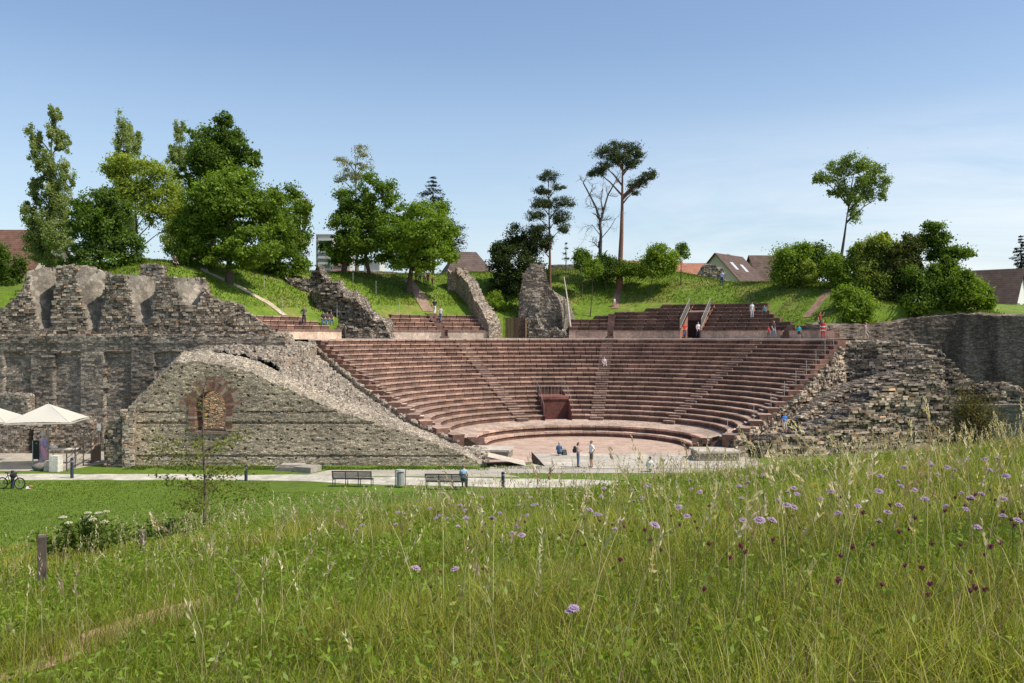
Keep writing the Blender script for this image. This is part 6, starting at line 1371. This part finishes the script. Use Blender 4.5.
# parasols
def parasol(px, py_eave, d, lab, half=2.45, dark=False):
    p = at(px, py_eave, d); z0 = p[2]; o = empty('parasol', (p[0], p[1], 0), R(8), lab, 'parasol', 'cream parasols at the left')
    b = MB(); n = 10; v = []; A_ = [(-half, -half), (half, -half), (half, half), (-half, half)]
    tip = np.array([0, 0, z0 + 1.12]); cl = (.80, .76, .66); fs = []
    for s_ in range(4):
        a = np.array([*A_[s_], z0]); c = np.array([*A_[(s_ + 1) % 4], z0]); st = len(v)
        for i in range(n + 1):
            for q_ in range(n + 1):
                u, w = i / n, q_ / n; e_ = a * (1 - w) + c * w; pnt = tip * (1 - u) + e_ * u; pnt = pnt + np.array([0, 0, -.10 * math.sin(math.pi * u) * math.sin(math.pi * w) + .05 * u * math.sin(math.pi * w)]); v.append(pnt)
        fs += [[st + i * (n + 1) + q_, st + i * (n + 1) + q_ + 1, st + (i + 1) * (n + 1) + q_ + 1, st + (i + 1) * (n + 1) + q_] for i in range(n) for q_ in range(n)]
    b.add(v, fs, cl); cpy = b.build('canopy', M['canvas'], o, smooth=True)
    b = MB()
    for s_ in range(4): 
        a = np.array([*A_[s_], z0 - .02]); c = np.array([*A_[(s_ + 1) % 4], z0 - .02]); b.add([a, c, c - (0, 0, .08), a - (0, 0, .08)], [[0, 1, 2, 3]], cl)
    b.build('valance', M['canvas'], cpy)
    b = MB(); b.tube([(0, 0, 0), (0, 0, z0 + 1.2)], .05, 8, (.25, .22, .2)); b.build('pole', M['metal'], o); b = MB(); b.box((0, 0, .1), (.9, .9, .2), 0, (.3, .28, .25)); b.build('base', M['vc'], o)
    for k_ in range(4):
        b = MB(); b.tube([(0, 0, z0 - .25), np.array([A_[k_][0] * .55, A_[k_][1] * .55, z0 + .42])], .02, 5, (.3, .27, .24)); b.tube([(0, 0, z0 + 1.1), np.array([A_[k_][0], A_[k_][1], z0 - .01])], .018, 5, (.3, .27, .24)); b.build('rib', M['metal'], o)
n_ = NT('parasol_canvas'); d1 = n_.n('BsdfDiffuse'); n_.l(n_.attr(), d1.inputs[0]); d2 = n_.n('BsdfTranslucent'); n_.l(n_.attr(), d2.inputs[0]); mx_ = n_.n('MixShader'); mx_.inputs[0].default_value = .4; n_.l(d1.outputs[0], mx_.inputs[1]); n_.l(d2.outputs[0], mx_.inputs[2]); n_.l(mx_.outputs[0], n_.out.inputs[0]); M['canvas'] = n_.m
parasol(48, 420, 61.5, 'large cream square parasol fully in view beside the ramp', 2.05); parasol(-14, 420, 62.5, 'cream parasol cut off by the left edge of the picture', 2.05)
# draped figure, dark panel, plinth, rock
FX, FY = gp(43.5, 464, 0)
o = empty('figure_sign', (FX, FY, 0), 0, 'pale standing figure in violet and rose drapery under the large parasol', 'statue')
b = MB(); b.lathe([(.34, .2), (.36, .5), (.30, 1.0), (.27, 1.35), (.33, 1.62), (.24, 1.78), (.10, 1.85)], (0, 0, 0), 14, (.50, .44, .50)); b.build('robe', M['cloth'], o, smooth=True)
b = MB(); b.ball((-.02, -.03, 2.02), (.15, .16, .19), 12, 9, (.50, .46, .42)); b.build('head', M['cloth'], o, smooth=True); b = MB(); b.ball((-.05, .03, 2.09), (.2, .19, .19), 12, 8, (.46, .45, .44)); b.build('hair', M['cloth'], o, smooth=True)
for (p, q_, r_s, c, nm) in (((.1, -.12, 1.72), (.30, -.32, 1.25), (.16, .12), (.30, .26, .50), 'mantle'), ((.05, -.3, 1.3), (.33, -.32, .35), (.16, .22), (.52, .30, .38), 'sash')):
    b = MB(); b.tube([p, (np.array(p) + np.array(q_)) / 2 + np.array([.03, -.03, 0]), q_], [r_s[0], (r_s[0] + r_s[1]) / 2, r_s[1]], 8, c); b.build(nm, M['cloth'], o, smooth=True)
b = MB(); b.box((0, 0, .1), (.9, .7, .2), 0, (.4, .38, .34)); b.build('plinth', M['vc'], o)
o = empty('display_panel', (FX - .28, FY - .45, 0), R(6), 'dark upright display panel standing left of the pale figure', 'panel'); b = MB(); b.box((0, 0, 1.05), (.36, .08, 1.3), 0, (.02, .025, .025)); b.build('board', M['vc'], o); b = MB(); b.box((-.21, 0, .85), (.05, .1, 1.7), 0, (.40, .44, .40)); b.build('frame', M['vc'], o); b = MB(); b.ball((.05, -.05, 1.5), (.05, .01, .05), 8, 6, (.3, .33, .3)); b.build('emblem', M['vc'], o)
o = empty('rock', gd(41.5, 470), 0, 'grey boulder lying at the foot of the pale figure', 'rock'); b = MB(); t_ = MB(); t_.ball((0, 0, .2), (.62, .4, .30), 18, 12); v = t_.v[0]; v = v * (1 + .3 * (fbm(v[:, 0] * 3, v[:, 1] * 3, v[:, 2] * 3, 3) - .5))[:, None]; b.add(v, t_.f[0], (.20, .18, .15)); b.build('stone', M['gravel'], o, smooth=True)
o = empty('stone_block', gd(56, 471.5), R(-8), 'white squared stone block at the lower end of the ramp railing', 'block'); b = MB(); b.box((0, 0, .52), (.62, .55, 1.04), 0, (.66, .62, .53)); b.build('shaft', M['gravel'], o); b = MB(); b.box((-.55, .1, .35), (.5, .5, .7), 0, (.46, .41, .34), .8); b.build('foot', M['gravel'], o)
# white table with cloth heap
o = empty('table', gd(58, 463), 0, 'small white table with a folded white cloth beside the ramp', 'table'); b = MB(); b.box((.3, 0, .98), (2.0, .8, .06), R(5), (.62, .58, .50)); b.build('top', M['vc'], o)
for x, y in ((-.5, -.3), (1.1, -.2), (-.5, .3), (1.1, .4)): b = MB(); b.tube([(x, y, 0), (x, y, .96)], .03, 6, (.4, .38, .34)); b.build('leg', M['vc'], o)
o = empty('cloth_heap', np.array(gd(53, 463)) + np.array([0, 0, 1.0]), 0, 'white cloth heap lying on the left end of the small table', 'cloth'); b = MB(); b.ball((0, 0, .1), (.36, .25, .16), 10, 7, (.78, .77, .74)); b.build('cloth', M['cloth'], o, smooth=True)
# ramp with railing
rp = empty('ramp', (0, 0, 0), 0, 'sloping plank ramp with dark metal railing rising to the pier', 'ramp')
a = np.array([*gp(67, 471, 0), .15]); c = np.array(at(99, 441.5, 64.5)); b = MB(); w_ = np.array([-.55, 2.0, 0]); n = 16
for i in range(n):
    u0, u1 = i / n, (i + .93) / n; p = a * (1 - u0) + c * u0; q_ = a * (1 - u1) + c * u1; b.add([p, q_, q_ + w_, p + w_, p - (0, 0, .1), q_ - (0, 0, .1)], [[0, 1, 2, 3], [0, 4, 5, 1]], np.array([.36, .31, .25]) * rng.uniform(.8, 1.15))
b.build('deck', M['wood'], rp)
for u in np.linspace(0, 1, 5): p = a * (1 - u) + c * u; b = MB(); b.tube([(p[0], p[1] - .05, 0), (p[0], p[1] - .05, p[2] + 1.0)], .04, 6, (.06, .055, .055)); b.build('post', M['metal'], rp)
b = MB(); 
for h in (.35, .68, 1.0): b.tube([a + (0, -.05, h), c + (0, -.05, h)], .025, 6, (.06, .055, .055))
b.build('handrail', M['metal'], rp); b = MB(); p = a * .3 + c * .7
b.add([(p[0], p[1] + .1, 0), (c[0] + .1, c[1] + .1, 0), (c[0] + .1, c[1] + .1, c[2] - .15), (p[0], p[1] + .1, p[2] - .12)], [[0, 1, 2, 3]], (.03, .022, .018)); b.build('underdeck_shade', M['wood'], rp)  # upright near-black sheet painted as the shade under the deck
b = MB(); b.box((c[0] - .1, c[1] - .2, .85), (.2, .2, 1.7), 0, (.16, .09, .06)); b.build('support', M['wood'], rp)
o = empty('sign_post', (c[0] + .05, c[1] - .15, c[2] - .1), 0, 'small white notice on a post at the upper end of the ramp', 'sign'); b = MB(); b.box((0, 0, 1.15), (.26, .03, .5), 0, (.66, .66, .64)); b.build('panel', M['vc'], o); b = MB(); b.tube([(0, .04, -.3), (0, .04, 1.2)], .03, 6, (.3, .3, .3)); b.build('post', M['metal'], o)
# thin railing on the forecourt and fence posts on the slopes
def railing(pts, lab, h=1.05, sp=1.5, c=(.22, .21, .19), name='railing', r=.025, bars=2):
    o = empty(name, pts[0], 0, lab, 'railing'); pts = np.array(pts, float); dd = np.r_[0, np.cumsum(np.linalg.norm(np.diff(pts, axis=0), axis=1))]; n = max(2, int(dd[-1] / sp) + 1); s_ = np.linspace(0, dd[-1], n); P = np.stack([np.interp(s_, dd, pts[:, i]) for i in range(3)], -1) - pts[0]
    for p in P: b = MB(); b.tube([p, p + (0, 0, h)], r, 5, c); b.build('post', M['metal'], o)
    for k_ in range(bars): b = MB(); b.tube(P + (0, 0, h * (1 - .45 * k_) - .02), r * .7, 5, c); b.build('rail', M['metal'], o)
railing([(*gp(-10, 452, 0), 0), (*gp(62, 451, 0), 0), (*gp(84, 449, 0), 0)], 'thin grey railing across the forecourt in front of the niche wall')
railing([on_ring(831, 28.2, 8.5), at(852, 343, 86.0), at(878, 343.5, 84.5), at(893, 344, 83.5)], 'grey metal railing at the right end of the terrace', 1.5, 1.05, (.30, .29, .27), r=.02)
for px, py, h, lab in ((264, 292, 1.5, 'thin grey fence post, leftmost on the left hill slope'), (282, 316, 1.6, 'thin grey fence post at the foot of the left hill slope'), (353, 283, 1.4, 'thin grey fence post on the bank under the tree with two trunks'), (376, 295, 1.5, 'thin fence post above the left upper seat rows'), (399, 318, 1.6, 'thin grey fence post at the edge of the left upper seat rows'), (337, 326, 1.6, 'thin grey fence post beside the jagged dark ruin'), (588, 282, 1.2, 'short thin fence post on the centre bank')):
    x, y = tp(px, py); o = empty('fence_post', (x, y, float(terrain(x, y))), 0, lab, 'post'); b = MB(); b.tube([(0, 0, -.2), (0, 0, h)], .035, 6, (.45, .42, .38)); b.build('post', M['metal'], o); b = MB(); b.ball((0, 0, h), .05, 6, 5, (.4, .38, .35)); b.build('cap', M['metal'], o)

# ------------------------------------------------------------------ houses behind the hill
M['roof_brown'] = roofmat('brown_roof_tiles', (.105, .068, .054)); M['roof_red'] = roofmat('red_roof_tiles', (.15, .078, .052)); M['roof_orange'] = roofmat('orange_roof_tiles', (.34, .15, .09)); M['roof_grey'] = roofmat('grey_brown_roof', (.12, .085, .072))
def house(label, pos, rz, w, l, wh, rh, roof, wallc, over=.5, hip=0, windows=True, chim=(), sky=(), name='house'):
    """ridge runs along local X (length l); gable faces +-X; w is the depth"""
    o = empty(name, pos, R(rz), label, 'house'); x, y = l / 2, w / 2; b = MB()
    b.add([(-x, -y, 0), (x, -y, 0), (x, y, 0), (-x, y, 0), (-x, -y, wh), (x, -y, wh), (x, y, wh), (-x, y, wh), (-x + hip, 0, wh + rh), (x - hip, 0, wh + rh)], [[0, 1, 5, 4], [1, 2, 6, 5], [2, 3, 7, 6], [3, 0, 4, 7]], wallc)
    if not hip: b.add([(-x, -y, wh), (-x, y, wh), (-x, 0, wh + rh), (x, -y, wh), (x, y, wh), (x, 0, wh + rh)], [[0, 2, 1], [3, 4, 5]], wallc)
    b.build('wall', M['vc'], o)
    sl_ = rh / y; b = MB(); e_ = wh - over * sl_ + .02; xo = x + (over if not hip else over); hx_ = x - hip if hip else xo; tz = wh + rh + .02; T = .16
    v = [(-xo, -y - over, e_), (xo, -y - over, e_), (hx_, 0, tz), (-hx_, 0, tz), (-xo, y + over, e_), (xo, y + over, e_)]
    v2 = [(a_, b_, c_ + T) for a_, b_, c_ in v]
    b.add(v + v2, [[6, 7, 8, 9], [9, 8, 11, 10], [0, 3, 2, 1], [3, 4, 5, 2], [0, 1, 7, 6], [4, 10, 11, 5], [1, 2, 8, 7], [2, 5, 11, 8], [0, 6, 9, 3], [3, 9, 10, 4]], (1, 1, 1))
    if hip: b.add([v2[0], v2[3], v2[4], v2[1], v2[2], v2[5]], [[0, 1, 2], [3, 5, 4]], (1, 1, 1))
    ro = b.build('roof', roof, o)
    for cx_, cy_ in chim: b = MB(); b.box((cx_, cy_, wh + rh * (1 - abs(cy_) / y) + .45), (.7, .7, 1.5), 0, (.22, .19, .17)); b.box((cx_, cy_, wh + rh * (1 - abs(cy_) / y) + 1.25), (.85, .85, .12), 0, (.12, .11, .1)); b.build('chimney', M['vc'], ro)
    for cx_, fy_ in sky:
        yy = -y * fy_; zz = wh + rh * (1 - fy_) + .22; b = MB(); dy = .55; b.add([(cx_ - .5, yy - dy, zz - dy * sl_), (cx_ + .5, yy - dy, zz - dy * sl_), (cx_ + .5, yy + dy, zz + dy * sl_), (cx_ - .5, yy + dy, zz + dy * sl_)], [[0, 1, 2, 3]], (.45, .48, .52)); b.build('skylight', M['vc'], ro)
    if windows:
        for fx_ in np.arange(-x + 1.6, x - 1, 2.6):
            for zz in np.arange(1.4, wh - .6, 2.7): window(o, (fx_, -y - .03, zz), 0)
        for sg in (-1, 1):
            for fy_ in ((-1.3, 1.3) if w > 6 else (0,)):
                for zz in np.arange(1.4, wh + (0 if hip else rh * .35) - .4, 2.7): window(o, (sg * (x + .03), fy_, zz), 90)
    return o
def window(o, p, rz, w=1.0, h=1.25):
    ca, sa = math.cos(R(rz)), math.sin(R(rz)); b = MB()
    for dx, dz, sx1, sz1 in ((0, h / 2, w + .16, .08), (0, -h / 2, w + .16, .08), (-w / 2, 0, .08, h - .09), (w / 2, 0, .08, h - .09), (0, 0, .05, h - .09)): b.box((p[0] + dx * ca, p[1] + dx * sa, p[2] + dz), (sx1, .08, sz1), R(rz), (.62, .60, .56))
    f = b.build('window', M['vc'], o); b = MB(); b.box(p, (w - .06, .03, h - .06), R(rz), (.03, .035, .04)); b.build('pane', M['vc'], f)
def hz(px, ytop, d, h, zb=None): p = at(px, ytop, d); return (p[0], p[1], p[2] - h)
house('gabled house with brown tiled roof, chimney and skylights on the crest', hz(729, 256, 140, 9.2), 50, 8.0, 8.6, 4.9, 4.3, M['roof_brown'], (.56, .50, .42), chim=((.9, .9),), sky=((-1.8, .45), (1.2, .5)))
house('house with steep dark brown roof behind the bright airy bush', hz(778, 256.5, 148, 9.5), 4, 9, 9, 5.0, 4.5, M['roof_brown'], (.34, .26, .19))
house('white-gabled house with brown roof at the right edge', hz(988, 271, 130, 9.5), -44, 8.5, 8.6, 3.9, 5.6, M['roof_brown'], (.70, .69, .67))
house('orange-red roofed house cut by the right edge behind the white-gabled one', hz(1033, 277, 150, 8.5), 5, 8, 8, 4.5, 4, M['roof_orange'], (.6, .56, .5))
house('house with big hipped grey-brown roof and ochre wall left of the dark bushy tree', hz(466, 253, 138, 10), 14, 9, 8, 5.6, 4.4, M['roof_grey'], (.40, .25, .10), hip=2.4)
house('low annex with lean brown roof and ochre wall under the hipped roof', hz(478, 271, 130, 6.6), 14, 5, 5, 4.9, 1.7, M['roof_grey'], (.42, .26, .10), hip=1.5)
house('long low orange roof just showing over the crest right of the tallest pine', hz(640, 261.5, 170, 8), 0, 9, 15, 4.8, 3.2, M['roof_orange'], (.5, .45, .4), windows=False)
house('second low orange roof showing over the crest left of the gabled house', hz(692, 264, 175, 8), 0, 9, 13, 4.8, 3.2, M['roof_orange'], (.5, .45, .4), windows=False)
house('large red-brown roof behind the hedge at the left edge', hz(-8, 231, 128, 15), 0, 14, 18, 8.6, 6.4, M['roof_red'], (.5, .45, .38), windows=False)
def block(label, px0, px1, ytop, d, z0, floors, bandc, wallc, name='apartment_block', dep=12, skew=0):
    p0, p1 = at(px0, ytop, d), at(px1, ytop, d); w = p1[0] - p0[0]; H = p0[2] - z0; o = empty(name, ((p0[0] + p1[0]) / 2, d, z0), R(skew), label, 'building')
    b = MB(); b.box((0, dep / 2, H / 2), (w, dep, H), 0, wallc); b.build('wall', M['vc'], o); fh = H / floors
    for i in range(floors):
        b = MB(); b.box((w * .04, -.5, i * fh + fh * .22), (w * .8, 1.0, fh * .38), 0, bandc if i % 1 == 0 else wallc); b.build('balcony', M['vc'], o)
        b = MB(); b.box((w * .04, -.02, i * fh + fh * .68), (w * .8, .06, fh * .5), 0, (.24, .24, .25)); b.build('window', M['vc'], o)
        b = MB(); b.box((-w * .43, -.02, i * fh + fh * .6), (w * .07, .06, fh * .45), 0, (.10, .10, .11)); b.build('window', M['vc'], o)
    b = MB(); b.box((0, dep / 2, H + .2), (w * 1.02, dep * 1.02, .4), 0, (.3, .29, .28)); b.build('roof', M['vc'], o)
    return o
block('tall grey tower block with stepped top behind the trees', 316, 334, 235, 420, 14, 15, (.52, .50, .48), (.40, .38, .36))
block('lower grey wing with red balcony bands beside the tower block', 330, 350, 254, 410, 14, 12, (.45, .20, .17), (.50, .47, .44))
block('slab of flats with red and white bands low behind the left trees', 252, 274, 262, 300, 13, 8, (.50, .10, .09), (.42, .40, .39))
block('pale low building between the trunks under the left trees', 364, 380, 262, 260, 13, 4, (.55, .54, .52), (.6, .58, .55))

# give roots that were built at the origin their real base point
bpy.context.view_layer.update()
for o in [o for o in COL.objects if o.type == 'EMPTY' and o.parent is None and o.location.length < 1e-6]:
    P = [ch.matrix_world @ Vector(c) for ch in o.children if ch.type == 'MESH' for c in ch.bound_box]
    if not P: continue
    c = Vector((sum(p.x for p in P) / len(P), sum(p.y for p in P) / len(P), min(p.z for p in P)))
    o.location = c
    for ch in o.children: ch.matrix_parent_inverse = Matrix.Translation(-c)
